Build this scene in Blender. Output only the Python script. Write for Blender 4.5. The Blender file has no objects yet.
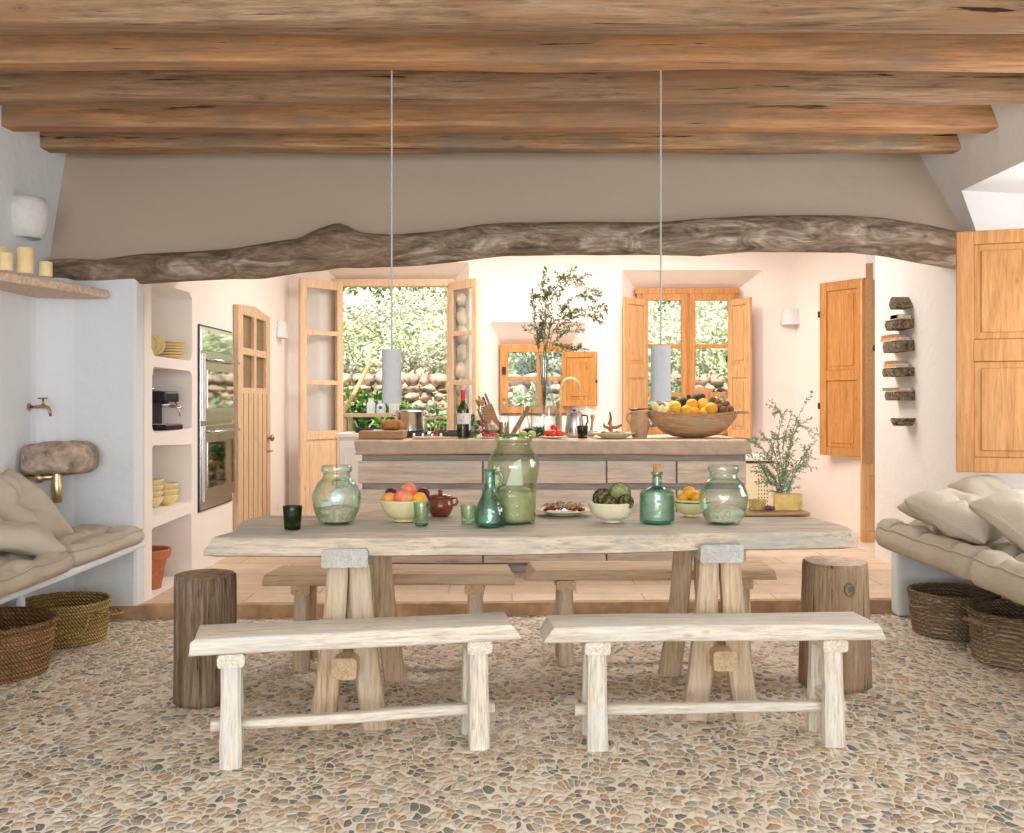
import bpy, math, random
from mathutils import Vector, Matrix, noise as mn
R = math.radians; PI = math.pi
SC = bpy.context.scene; COL = SC.collection
rnd = random.Random(7)
CH = 1.35           # eye height; the lens is 1000 px long, horizon at row 400
def ax(x, D): return (x-512)*D/1000.0
def az(y, D): return CH-(y-400)*D/1000.0

# ---------------------------------------------------------------- materials
def new_mat(name):
    m = bpy.data.materials.new(name); m.use_nodes = True
    nt = m.node_tree; nt.nodes.clear()
    return m, nt
def nd(nt, t, **kw):
    n = nt.nodes.new(t)
    for k, v in kw.items():
        if k.startswith('i_'): n.inputs[k[2:].replace('_', ' ')].default_value = v
        else: setattr(n, k, v)
    return n
def ramp(nt, stops, interp='LINEAR'):
    n = nt.nodes.new('ShaderNodeValToRGB'); cr = n.color_ramp; cr.interpolation = interp
    while len(cr.elements) > 1: cr.elements.remove(cr.elements[0])
    for i, (p, c) in enumerate(stops):
        if isinstance(c, (int, float)): c = (c, c, c)
        e = cr.elements[0] if i == 0 else cr.elements.new(p)
        e.position = p; e.color = (c[0], c[1], c[2], 1)
    return n
def coords(nt, scale=(1,1,1), rnd_off=True, rot=(0,0,0)):
    tc = nd(nt, 'ShaderNodeTexCoord'); src = tc.outputs['Object']
    if rnd_off:
        oi = nd(nt, 'ShaderNodeObjectInfo'); mu = nd(nt, 'ShaderNodeVectorMath', operation='ADD')
        sc = nd(nt, 'ShaderNodeMath', operation='MULTIPLY'); sc.inputs[1].default_value = 37
        nt.links.new(oi.outputs['Random'], sc.inputs[0]); nt.links.new(src, mu.inputs[0]); nt.links.new(sc.outputs[0], mu.inputs[1]); src = mu.outputs[0]
    mp = nd(nt, 'ShaderNodeMapping'); mp.inputs['Scale'].default_value = scale; mp.inputs['Rotation'].default_value = rot
    nt.links.new(src, mp.inputs['Vector']); return mp.outputs[0]
def noise(nt, vec, scale, detail=6, rough=.6, dist=0.0):
    n = nd(nt, 'ShaderNodeTexNoise'); n.inputs['Scale'].default_value = scale; n.inputs['Detail'].default_value = detail
    n.inputs['Roughness'].default_value = rough; n.inputs['Distortion'].default_value = dist
    nt.links.new(vec, n.inputs['Vector']); return n.outputs['Fac']
def mixc(nt, fac, a, b, mode='MIX'):
    n = nd(nt, 'ShaderNodeMix', data_type='RGBA', blend_type=mode)
    for s, v in ((n.inputs[0], fac), (n.inputs[6], a), (n.inputs[7], b)):
        if hasattr(v, 'is_linked') or hasattr(v, 'links'): nt.links.new(v, s)
        elif isinstance(v, (int, float)): s.default_value = v
        else: s.default_value = (v[0], v[1], v[2], 1)
    return n.outputs[2]
def finish(nt, color, rough=.6, bump=None, bstr=.3, bdist=.01, spec=.4, metal=0, sss=0, coat=0):
    p = nd(nt, 'ShaderNodeBsdfPrincipled'); o = nd(nt, 'ShaderNodeOutputMaterial')
    if isinstance(color, tuple): p.inputs['Base Color'].default_value = (*color, 1)
    else: nt.links.new(color, p.inputs['Base Color'])
    if isinstance(rough, (int, float)): p.inputs['Roughness'].default_value = rough
    else: nt.links.new(rough, p.inputs['Roughness'])
    p.inputs['Specular IOR Level'].default_value = spec; p.inputs['Metallic'].default_value = metal
    p.inputs['Coat Weight'].default_value = coat
    if sss:
        p.inputs['Subsurface Weight'].default_value = sss; p.inputs['Subsurface Scale'].default_value = .02
    if bump is not None:
        b = nd(nt, 'ShaderNodeBump'); b.inputs['Strength'].default_value = bstr; b.inputs['Distance'].default_value = bdist
        nt.links.new(bump, b.inputs['Height']); nt.links.new(b.outputs[0], p.inputs['Normal'])
    nt.links.new(p.outputs[0], o.inputs[0]); return p
def plain(name, col, rough=.5, var=.06, nscale=30, bstr=.15, metal=0, spec=.4, sss=0, coat=0, bdist=.004):
    m, nt = new_mat(name); v = coords(nt)
    f = noise(nt, v, nscale, 4)
    d = tuple(max(0, c*(1-var*2)) for c in col); l = tuple(min(1, c*(1+var*2)) for c in col)
    r = ramp(nt, [(.3, d), (.7, l)]); nt.links.new(f, r.inputs[0])
    finish(nt, r.outputs[0], rough, f, bstr, bdist, spec, metal, sss, coat); return m
def wood(name, cols, stain=None, axis='X', s=1.0, stain_amt=.5, crack=.5, knots=True, rough=.7, bstr=.5, bdist=.006, knotcol=(.16,.08,.035), fine_amt=.7):
    m, nt = new_mat(name)
    def sc(a, b): return {'X': (a, b, b), 'Y': (b, a, b), 'Z': (b, b, a)}[axis]
    v = coords(nt, sc(.9*s, 13*s))
    f = noise(nt, v, 2.4, 10, .72, .55)
    st = [(.28+.44*i/(len(cols)-1), c) for i, c in enumerate(cols)]
    r = ramp(nt, st); nt.links.new(f, r.inputs[0]); col = r.outputs[0]
    fine = noise(nt, coords(nt, sc(5*s, 75*s)), 1.0, 6, .7)
    rf = ramp(nt, [(.32, .50), (.5, .95), (.7, 1.18)]); nt.links.new(fine, rf.inputs[0])
    col = mixc(nt, fine_amt, col, rf.outputs[0], 'MULTIPLY')
    if stain:
        f2 = noise(nt, coords(nt, sc(1.1*s, 3.2*s)), 1.6, 5, .6, .4)
        r2 = ramp(nt, [(.47, 0), (.62, 1)]); nt.links.new(f2, r2.inputs[0])
        ml = nd(nt, 'ShaderNodeMath', operation='MULTIPLY'); ml.inputs[1].default_value = stain_amt; nt.links.new(r2.outputs[0], ml.inputs[0])
        col = mixc(nt, ml.outputs[0], col, stain)
    h = f
    if knots:
        vo = nd(nt, 'ShaderNodeTexVoronoi'); vo.inputs['Scale'].default_value = 1.0
        nt.links.new(coords(nt, sc(3.2*s, 6.5*s)), vo.inputs['Vector'])
        rk = ramp(nt, [(.035, 1), (.055, .3), (.075, .75), (.10, .15), (.13, 0)]); nt.links.new(vo.outputs['Distance'], rk.inputs[0])
        mk = nd(nt, 'ShaderNodeMath', operation='MULTIPLY'); mk.inputs[1].default_value = .6; nt.links.new(rk.outputs[0], mk.inputs[0])
        col = mixc(nt, mk.outputs[0], col, knotcol)
    if crack:
        fc = noise(nt, coords(nt, sc(.9*s, 20*s)), 1.8, 5, .6, .35)
        rc = ramp(nt, [(.64, 0), (.67, 1)]); nt.links.new(fc, rc.inputs[0])
        mc = nd(nt, 'ShaderNodeMath', operation='MULTIPLY'); mc.inputs[1].default_value = crack; nt.links.new(rc.outputs[0], mc.inputs[0])
        col = mixc(nt, mc.outputs[0], col, tuple(c*.22 for c in cols[0]))
        sb = nd(nt, 'ShaderNodeMath', operation='SUBTRACT'); nt.links.new(f, sb.inputs[0]); nt.links.new(mc.outputs[0], sb.inputs[1]); h = sb.outputs[0]
    finish(nt, col, rough, h, bstr, bdist, .3); return m
def plaster(name, col, b=.35):
    m, nt = new_mat(name); v = coords(nt, rnd_off=False)
    f = noise(nt, v, 1.3, 5, .6); r = ramp(nt, [(.3, tuple(c*.965 for c in col)), (.7, col)]); nt.links.new(f, r.inputs[0])
    f2 = noise(nt, v, 5, 5, .55)
    finish(nt, r.outputs[0], .9, f2, b, .03, .15); return m
def glass(name, tint, edge, gloss=.12, rough=.02, tex=0):
    m, nt = new_mat(name); o = nd(nt, 'ShaderNodeOutputMaterial')
    lw = nd(nt, 'ShaderNodeLayerWeight'); lw.inputs[0].default_value = .35
    c = mixc(nt, lw.outputs['Facing'], tint, edge)
    t = nd(nt, 'ShaderNodeBsdfTransparent'); nt.links.new(c, t.inputs[0])
    g = nd(nt, 'ShaderNodeBsdfGlossy'); g.inputs['Roughness'].default_value = rough
    if tex:
        v = coords(nt); f = noise(nt, v, 9, 3); bu = nd(nt, 'ShaderNodeBump'); bu.inputs['Strength'].default_value = tex; bu.inputs['Distance'].default_value = .02
        nt.links.new(f, bu.inputs['Height']); nt.links.new(bu.outputs[0], g.inputs['Normal']); nt.links.new(bu.outputs[0], lw.inputs['Normal'])
    fr = nd(nt, 'ShaderNodeMath', operation='POWER'); fr.inputs[1].default_value = 4; l2 = nd(nt, 'ShaderNodeLayerWeight'); l2.inputs[0].default_value = .5; nt.links.new(l2.outputs['Facing'], fr.inputs[0])
    ad = nd(nt, 'ShaderNodeMath', operation='MULTIPLY_ADD'); ad.inputs[1].default_value = .7; ad.inputs[2].default_value = gloss*.6; ad.use_clamp = True; nt.links.new(fr.outputs[0], ad.inputs[0])
    mx = nd(nt, 'ShaderNodeMixShader'); nt.links.new(ad.outputs[0], mx.inputs[0]); nt.links.new(t.outputs[0], mx.inputs[1]); nt.links.new(g.outputs[0], mx.inputs[2])
    nt.links.new(mx.outputs[0], o.inputs[0]); return m

M = {}
M['plaster'] = plaster('white_plaster', (.80,.785,.765))
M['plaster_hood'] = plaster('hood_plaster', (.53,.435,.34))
M['plaster_cool'] = plaster('cool_plaster', (.76,.785,.81), .5)
M['plaster_kitchen'] = plaster('kitchen_plaster', (.90,.83,.775), .3)
M['beam'] = wood('old_pine_beam', [(.15,.085,.045),(.36,.20,.09),(.52,.31,.16),(.46,.31,.19)], stain=(.23,.18,.135), s=.75, stain_amt=.8, crack=.95, rough=.8, knotcol=(.10,.05,.03), fine_amt=.9)
M['beam_grey'] = wood('greyed_pine_beam', [(.11,.065,.035),(.26,.16,.09),(.39,.255,.155),(.44,.33,.23)], stain=(.33,.18,.09), s=.8, stain_amt=.8, crack=.95, rough=.85, knotcol=(.08,.045,.03), fine_amt=1.0)
M['beam_orange'] = wood('planed_orange_beam', [(.27,.125,.055),(.45,.225,.10),(.56,.30,.14),(.47,.28,.16)], stain=(.27,.19,.13), s=.8, stain_amt=.65, crack=.9, rough=.75, knotcol=(.16,.07,.03), fine_amt=.7)
def _log():
    m, nt = new_mat('driftwood_log'); v = coords(nt, (2.2,6,6), rnd_off=False)
    f = noise(nt, v, 1.5, 9, .66, 1.6); r = ramp(nt, [(.34, (.11,.08,.06)), (.46, (.24,.18,.13)), (.54, (.36,.28,.21)), (.66, (.58,.51,.43))]); nt.links.new(f, r.inputs[0])
    g = noise(nt, coords(nt, (6,60,60), rnd_off=False), 1, 6, .7, .6); rg = ramp(nt, [(.32, .45), (.5, .95), (.7, 1.2)]); nt.links.new(g, rg.inputs[0])
    b = noise(nt, coords(nt, (.8,1.5,1.5), rnd_off=False), 1, 3); rb = ramp(nt, [(.42, 0), (.6, .5)]); nt.links.new(b, rb.inputs[0])
    c = mixc(nt, rb.outputs[0], r.outputs[0], (.27,.17,.10)); finish(nt, mixc(nt, .7, c, rg.outputs[0], 'MULTIPLY'), .85, f, 1.0, .02, .2); return m
M['log'] = _log()
M['bench'] = wood('limed_pine', [(.56,.44,.32),(.74,.64,.52),(.84,.77,.66),(.82,.80,.74)], stain=(.68,.69,.67), s=1.5, stain_amt=.5, crack=.12, rough=.65, knotcol=(.50,.28,.14), bstr=.4, fine_amt=.85)
M['bench_z'] = wood('limed_pine_upright', [(.58,.45,.32),(.75,.65,.52),(.84,.77,.67),(.82,.81,.76)], stain=(.68,.70,.69), axis='Z', s=1.5, stain_amt=.55, crack=.15, rough=.65, knotcol=(.50,.3,.15), bstr=.4, fine_amt=.8)
M['bench_tan'] = wood('honey_pine', [(.42,.26,.14),(.58,.39,.22),(.68,.49,.30),(.66,.52,.36)], stain=(.52,.45,.36), s=1.3, stain_amt=.35, crack=.25, rough=.65, knotcol=(.30,.15,.07), bstr=.3)
M['bench_tan_z'] = wood('honey_pine_upright', [(.42,.27,.15),(.58,.41,.25),(.68,.52,.35),(.66,.55,.41)], stain=(.52,.49,.42), axis='Z', s=1.3, stain_amt=.4, crack=.25, rough=.65, knotcol=(.30,.15,.07), bstr=.3)
M['table'] = wood('grey_washed_pine', [(.38,.30,.22),(.56,.47,.36),(.68,.56,.43),(.66,.62,.54)], stain=(.36,.38,.37), s=1.1, stain_amt=.7, crack=.25, rough=.6, knotcol=(.40,.22,.10), bstr=.4, fine_amt=.85)
M['cap_grey'] = wood('grey_end_grain', [(.40,.40,.38),(.55,.55,.52),(.66,.65,.61)], stain=(.46,.36,.26), s=2, stain_amt=.4, crack=.3, knots=False)
M['stump'] = wood('old_stump_bark', [(.06,.035,.02),(.19,.115,.065),(.33,.24,.17),(.46,.42,.36)], stain=(.26,.17,.10), axis='Z', s=1.6, stain_amt=.55, crack=.95, rough=.85, bstr=1.0, bdist=.02, fine_amt=.8)
M['stump_pale'] = wood('pale_stump_bark', [(.22,.12,.06),(.38,.24,.13),(.50,.36,.23),(.66,.58,.49)], stain=(.40,.28,.18), axis='Z', s=1.8, stain_amt=.5, crack=.8, rough=.85, bstr=.9, bdist=.015, fine_amt=.8)
M['island'] = wood('weathered_drawer_pine', [(.50,.38,.29),(.68,.54,.43),(.80,.67,.56),(.78,.70,.62)], stain=(.52,.48,.44), s=.8, stain_amt=.5, crack=.3, rough=.75, knotcol=(.40,.24,.15), fine_amt=.5)
M['island_frame'] = wood('grey_frame_wood', [(.27,.24,.21),(.37,.33,.30),(.45,.41,.37)], s=1, crack=.2, knots=False)
M['shutter'] = wood('varnished_orange_pine', [(.38,.15,.035),(.52,.23,.065),(.61,.30,.10),(.68,.37,.15)], axis='Z', s=1.3, crack=0, rough=.4, knotcol=(.20,.07,.02), bstr=.15, fine_amt=.4)
M['shutter_far'] = wood('varnished_light_pine', [(.44,.21,.075),(.60,.33,.14),(.70,.42,.20),(.74,.48,.26)], axis='Z', s=1.3, crack=0, rough=.45, knotcol=(.30,.12,.04), bstr=.15, fine_amt=.35)
M['french'] = wood('glare_lightened_pine', [(.62,.40,.22),(.78,.56,.36),(.84,.64,.45)], axis='Z', s=1.2, crack=0, rough=.45, knotcol=(.45,.22,.1), bstr=.15, fine_amt=.3)  # pine lightened to stand in for sun glare on the door
M['door_pine'] = wood('pale_plank_pine', [(.52,.34,.19),(.67,.48,.30),(.74,.57,.39)], axis='Z', s=1.4, crack=.4, rough=.6, knotcol=(.35,.18,.08), bstr=.3)
M['board'] = wood('cutting_board_wood', [(.30,.15,.07),(.44,.25,.12),(.54,.33,.17)], s=2, crack=0, knots=False, rough=.5)
M['bowlwood'] = wood('carved_bowl_wood', [(.26,.12,.05),(.42,.23,.11),(.55,.34,.18),(.58,.42,.28)], stain=(.50,.38,.28), s=1.6, stain_amt=.5, crack=.3, knots=False, rough=.55)
M['dark'] = plain('black_metal', (.015,.015,.017), .35, 0, bstr=0)
M['iron'] = plain('dark_iron', (.06,.045,.035), .5, .1, metal=.6)
M['steel'] = plain('brushed_steel', (.62,.61,.59), .22, .03, nscale=3, bstr=0, metal=1)
M['mirror'] = plain('oven_glass', (.55,.55,.55), .04, 0, bstr=0, metal=1)
M['brass'] = plain('aged_brass', (.46,.30,.14), .35, .12, metal=1)
M['brass_pale'] = plain('satin_brass', (.66,.50,.32), .35, .05, metal=1)
M['ceramic'] = plain('white_ceramic', (.74,.73,.71), .55, .03)
M['lamp_white'] = plain('matt_white_shade', (.50,.515,.53), .7, .02)
M['cream'] = plain('cream_glazed_earthenware', (.78,.70,.40), .25, .04, coat=.3)
M['cream_pale'] = plain('pale_cream_bowl', (.80,.74,.53), .3, .03, coat=.3)
M['cream_dull'] = plain('stacked_cream_bowl', (.80,.66,.34), .3, .04, coat=.2)
M['terracotta'] = plain('terracotta', (.52,.18,.08), .65, .1)
M['brownglaze'] = plain('glazed_brown_clay', (.20,.045,.02), .22, .1, coat=.5)
M['clay'] = plain('tan_clay', (.50,.33,.19), .6, .08)
M['wax'] = plain('cream_wax', (.86,.68,.38), .5, .03, sss=.4)
M['stone'] = plain('rough_stone', (.42,.32,.25), .9, .3, 14, .9, bdist=.02)
M['cotto_edge'] = plain('shelf_stone', (.66,.50,.38), .85, .12, 40, .6)
M['linen'] = None
M['bread'] = plain('bread_crust', (.36,.16,.055), .8, .25, 20, .6)
M['avocado'] = plain('dark_avocado_skin', (.035,.035,.02), .5, .3, 60, .5)
M['orange'] = plain('orange_peel', (.88,.42,.03), .4, .05, 150, .3)
M['lemon'] = plain('yellow_peel', (.90,.60,.08), .4, .05, 150, .3)
M['peach'] = None
M['plum'] = plain('dark_plum_skin', (.10,.015,.02), .35, .2)
M['apricot'] = plain('apricot_skin', (.86,.36,.10), .5, .12, 12)
M['tomato'] = plain('tomato_skin', (.68,.05,.02), .2, .08, coat=.3)
M['lime'] = plain('lime_skin', (.42,.50,.10), .35, .08)
M['eggplant'] = plain('aubergine_skin', (.03,.012,.03), .2, .1)
M['green_veg'] = plain('green_vegetable', (.06,.15,.03), .6, .4, 30)
M['kiwi'] = plain('brown_fuzzy_skin', (.20,.11,.06), .85, .15, 60)
M['cheese'] = plain('aged_cheese_paste', (.66,.43,.13), .5, .08)
M['rind'] = plain('cheese_rind', (.52,.34,.12), .7, .15)
M['cork'] = plain('cork', (.55,.28,.12), .9, .2, 60)
M['salt'] = plain('coarse_pale_salt', (.74,.62,.48), .95, .15, 60, .8)
M['sand'] = plain('beige_grain_filling', (.68,.55,.40), .95, .2, 50, .8)
M['liquid'] = plain('cloudy_green_filling', (.36,.36,.17), .3, .08)
M['jar_white'] = plain('reflection_and_salt_white', (.82,.84,.82), .5, .02)  # white of the salt lump and of the reflection modelled in the tall jar
M['oil'] = plain('golden_oil', (.48,.26,.04), .1, .05, coat=.5)
M['label_white'] = plain('label_paper', (.82,.80,.78), .7, .02)
M['red'] = plain('red_plastic', (.62,.03,.02), .3, .02)
M['white'] = plain('white_enamel', (.82,.82,.82), .35, .01)
M['dried'] = plain('dried_tomato', (.34,.05,.025), .6, .35, 40, .8)
M['herb'] = plain('dried_herb', (.42,.32,.18), .8, .3, 40)
M['garlic'] = plain('garlic_skin', (.80,.68,.60), .6, .1)
M['radish'] = plain('radish_skin', (.66,.04,.10), .35, .1)
M['grape'] = plain('purple_fig_skin', (.10,.04,.10), .4, .2)
M['leaf_olive'] = plain('olive_leaf', (.17,.21,.08), .55, .3, 8)
M['leaf_grey'] = plain('grey_green_leaf', (.27,.34,.18), .6, .25, 8)
M['leaf_g1'] = plain('sunlit_green_leaf', (.10,.24,.035), .6, .35, 3)
M['leaf_g2'] = plain('pale_green_leaf', (.46,.56,.30), .6, .3, 3)
M['leaf_g3'] = plain('dusty_green_leaf', (.22,.33,.18), .6, .3, 3)
M['leaf_w'] = plain('glare_whitened_leaf', (.78,.82,.62), .6, .15, 3)  # leaf colour whitened to stand in for glare on the slope
M['twig'] = plain('brown_twig', (.20,.15,.09), .8, .2)
M['bark_pale'] = plain('pale_bark', (.55,.50,.42), .9, .2)
M['rock'] = plain('garden_rock', (.50,.37,.28), .95, .3, 5, .8, bdist=.03)
M['rock_warm'] = plain('warm_wall_stone', (.80,.58,.40), .95, .2, 5, .8, bdist=.03)
M['earth'] = plain('dry_earth', (.52,.48,.34), 1, .3, 4, .8)
M['rope'] = plain('woven_cable', (.46,.45,.43), .8, .15, 200)
M['book_brown'] = plain('brown_book_cover', (.42,.17,.07), .6, .1)
M['book_green'] = plain('green_book_cover', (.10,.36,.13), .6, .1)
M['book_tan'] = plain('tan_book_cover', (.60,.30,.13), .6, .1)
M['paper'] = plain('book_pages', (.72,.66,.55), .8, .1)
M['slice'] = plain('mossy_bark_slice', (.17,.13,.085), .9, .5, 40, .8)
M['glass_clear'] = glass('pale_green_glass', (.965,.99,.975), (.62,.82,.74), .10, tex=.6)
M['glass_aqua'] = glass('aqua_bottle_glass', (.84,.965,.92), (.28,.66,.54), .12, tex=.5)
M['glass_green'] = glass('green_jar_glass', (.945,.965,.90), (.62,.76,.56), .12, tex=.5)
M['glass_teal'] = glass('teal_jug_glass', (.72,.90,.82), (.20,.52,.42), .15, tex=.8)
M['glass_tumbler'] = glass('mint_tumbler_glass', (.90,.975,.90), (.40,.74,.52), .1)
M['glass_dark'] = glass('dark_green_tumbler_glass', (.34,.42,.20), (.08,.14,.05), .06)
M['glass_wine'] = glass('wine_bottle_glass', (.55,.60,.12), (.15,.20,.02), .1)
M['glass_vase'] = glass('clear_bottle_glass', (.97,.99,.99), (.66,.82,.82), .12)
M['window_glass'] = glass('window_pane_glass', (.97,.98,.98), (.8,.85,.85), .03)
M['glass_base'] = plain('thick_green_glass_base', (.03,.20,.13), .1, .1, coat=.6)
def _linen():
    m, nt = new_mat('natural_linen'); v = coords(nt)
    f = noise(nt, v, 3, 4); r = ramp(nt, [(.3, (.50,.435,.34)), (.7, (.59,.52,.42))]); nt.links.new(f, r.inputs[0])
    w = nd(nt, 'ShaderNodeTexWave'); w.inputs['Scale'].default_value = 90; w.inputs['Distortion'].default_value = 3; nt.links.new(v, w.inputs['Vector'])
    f3 = noise(nt, v, 14, 5, .55, .8)
    a = nd(nt, 'ShaderNodeMath', operation='MULTIPLY_ADD'); a.inputs[1].default_value = .12; nt.links.new(w.outputs['Fac'], a.inputs[0]); nt.links.new(f3, a.inputs[2])
    finish(nt, r.outputs[0], .95, a.outputs[0], .6, .012, .1); return m
M['linen'] = _linen()
def _peach():
    m, nt = new_mat('peach_skin'); v = coords(nt)
    f = noise(nt, v, 9, 3); r = ramp(nt, [(.38, (.78,.12,.06)), (.52, (.85,.30,.16)), (.66, (.90,.58,.22))]); nt.links.new(f, r.inputs[0])
    finish(nt, r.outputs[0], .6, f, .1, .003); return m
M['peach'] = _peach()
def _arti():
    m, nt = new_mat('artichoke_bracts'); v = coords(nt, (1,1,.7))
    vo = nd(nt, 'ShaderNodeTexVoronoi'); vo.inputs['Scale'].default_value = 70; nt.links.new(v, vo.inputs['Vector'])
    r = ramp(nt, [(.1, (.30,.30,.12)), (.6, (.12,.10,.04)), (.8, (.05,.03,.015))]); nt.links.new(vo.outputs['Distance'], r.inputs[0])
    finish(nt, r.outputs[0], .8, vo.outputs['Distance'], 1, -.01); return m
M['artichoke'] = _arti()
def _basket(name, c1, c2, band):
    m, nt = new_mat(name); v = coords(nt)
    w = nd(nt, 'ShaderNodeTexWave', bands_direction='Z'); w.inputs['Scale'].default_value = band; w.inputs['Distortion'].default_value = 1.2; w.inputs['Detail'].default_value = 2; w.inputs['Detail Scale'].default_value = 4
    nt.links.new(v, w.inputs['Vector'])
    w2 = nd(nt, 'ShaderNodeTexWave', bands_direction='DIAGONAL'); w2.inputs['Scale'].default_value = 28; w2.inputs['Distortion'].default_value = 3; nt.links.new(v, w2.inputs['Vector'])
    f = noise(nt, v, 6, 4)
    mu = nd(nt, 'ShaderNodeMath', operation='MULTIPLY'); nt.links.new(w.outputs['Fac'], mu.inputs[0]); nt.links.new(w2.outputs['Fac'], mu.inputs[1])
    r = ramp(nt, [(.0, tuple(c*.55 for c in c1)), (.16, c1), (.5, c2)]); nt.links.new(mu.outputs[0], r.inputs[0])
    rn = ramp(nt, [(.3, .7), (.7, 1.15)]); nt.links.new(f, rn.inputs[0])
    finish(nt, mixc(nt, 1, r.outputs[0], rn.outputs[0], 'MULTIPLY'), .9, mu.outputs[0], 1, .012, .1); return m
M['straw_y'] = _basket('golden_esparto', (.44,.28,.09), (.70,.50,.21), 14)
M['straw_b'] = _basket('brown_esparto', (.34,.18,.08), (.52,.33,.16), 12)
M['straw_d'] = _basket('dull_esparto', (.32,.22,.13), (.54,.41,.27), 14)
def _pebbles():
    m, nt = new_mat('pebble_mosaic'); v = coords(nt, rnd_off=False)
    mp = nd(nt, 'ShaderNodeMapping'); mp.inputs['Scale'].default_value = (31, 23, 1); mp.inputs['Rotation'].default_value = (0,0,.4); nt.links.new(v, mp.inputs['Vector'])
    jit = nd(nt, 'ShaderNodeTexNoise'); jit.inputs['Scale'].default_value = .25; jit.inputs['Detail'].default_value = 1; nt.links.new(mp.outputs[0], jit.inputs['Vector'])
    adv = nd(nt, 'ShaderNodeVectorMath', operation='MULTIPLY_ADD'); adv.inputs[1].default_value = (2.5,2.5,0); nt.links.new(jit.outputs['Color'], adv.inputs[0]); nt.links.new(mp.outputs[0], adv.inputs[2])
    vc = nd(nt, 'ShaderNodeTexVoronoi', voronoi_dimensions='2D'); vc.inputs['Scale'].default_value = 1; vc.inputs['Randomness'].default_value = .85; nt.links.new(adv.outputs[0], vc.inputs['Vector'])
    ve = nd(nt, 'ShaderNodeTexVoronoi', voronoi_dimensions='2D', feature='DISTANCE_TO_EDGE'); ve.inputs['Scale'].default_value = 1; ve.inputs['Randomness'].default_value = .85; nt.links.new(adv.outputs[0], ve.inputs['Vector'])
    sep = nd(nt, 'ShaderNodeSeparateColor'); nt.links.new(vc.outputs['Color'], sep.inputs[0])
    r = ramp(nt, [(0, (.20,.20,.18)), (.08, (.42,.36,.27)), (.22, (.52,.35,.20)), (.34, (.66,.50,.35)), (.48, (.74,.62,.47)), (.64, (.42,.40,.34)), (.72, (.58,.39,.24)), (.80, (.84,.75,.62)), (.94, (.27,.25,.21))], 'CONSTANT')
    nt.links.new(sep.outputs[0], r.inputs[0])
    big = noise(nt, v, 60, 3); rb = ramp(nt, [(.3, .8), (.7, 1.15)]); nt.links.new(big, rb.inputs[0])
    pc = mixc(nt, .8, r.outputs[0], rb.outputs[0], 'MULTIPLY')
    # cells that hold a stone differ in how far the stone reaches to the edge of its bed
    th = nd(nt, 'ShaderNodeMath', operation='MULTIPLY_ADD'); th.inputs[1].default_value = .08; th.inputs[2].default_value = .02; nt.links.new(sep.outputs[1], th.inputs[0])
    gt = nd(nt, 'ShaderNodeMath', operation='SUBTRACT'); nt.links.new(ve.outputs['Distance'], gt.inputs[0]); nt.links.new(th.outputs[0], gt.inputs[1])
    sz = nd(nt, 'ShaderNodeMath', operation='MULTIPLY_ADD'); sz.inputs[1].default_value = .18; sz.inputs[2].default_value = .50; nt.links.new(sep.outputs[2], sz.inputs[0])
    rd = nd(nt, 'ShaderNodeMath', operation='SUBTRACT'); nt.links.new(sz.outputs[0], rd.inputs[0]); nt.links.new(vc.outputs['Distance'], rd.inputs[1])
    mn_ = nd(nt, 'ShaderNodeMath', operation='SMOOTH_MIN'); mn_.inputs[2].default_value = .12; nt.links.new(gt.outputs[0], mn_.inputs[0]); nt.links.new(rd.outputs[0], mn_.inputs[1]); gt = mn_
    e = ramp(nt, [(0, 0), (.03, 1)]); nt.links.new(gt.outputs[0], e.inputs[0])
    gr = noise(nt, v, 2.2, 5); rg = ramp(nt, [(.3, (.74,.64,.50)), (.7, (.86,.78,.65))]); nt.links.new(gr, rg.inputs[0])
    col = mixc(nt, e.outputs[0], rg.outputs[0], pc)
    hb = ramp(nt, [(0, 0), (.05, .6), (.25, 1)]); nt.links.new(gt.outputs[0], hb.inputs[0])
    rr = ramp(nt, [(0, .8), (1, .48)]); nt.links.new(e.outputs[0], rr.inputs[0])
    finish(nt, col, rr.outputs[0], hb.outputs[0], .8, .012, .4); return m
M['pebbles'] = _pebbles()
def _tiles(name, c1, c2, mort, w, h, rot=0):
    m, nt = new_mat(name); v = coords(nt, rnd_off=False, rot=(0,0,rot))
    b = nd(nt, 'ShaderNodeTexBrick'); b.inputs['Scale'].default_value = 1; b.inputs['Brick Width'].default_value = w; b.inputs['Row Height'].default_value = h
    b.inputs['Mortar Size'].default_value = .006; b.inputs['Color1'].default_value = (*c1, 1); b.inputs['Color2'].default_value = (*c2, 1); b.inputs['Mortar'].default_value = (*mort, 1)
    nt.links.new(v, b.inputs['Vector']); f = noise(nt, v, 7, 6); r = ramp(nt, [(.3, .82), (.7, 1.1)]); nt.links.new(f, r.inputs[0])
    finish(nt, mixc(nt, .8, b.outputs['Color'], r.outputs[0], 'MULTIPLY'), .5, f, .2, .01, .4); return m
M['cotto'] = _tiles('terracotta_slabs', (.68,.51,.37), (.77,.60,.45), (.48,.34,.23), .85, .3)
M['cotto_riser'] = plain('worn_step_edge', (.46,.28,.15), .7, .2, 6, .5, bdist=.01)
M['countertop'] = plain('thick_pale_stone_slab', (.56,.43,.32), .75, .07, 12, .5, bdist=.01)

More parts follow.
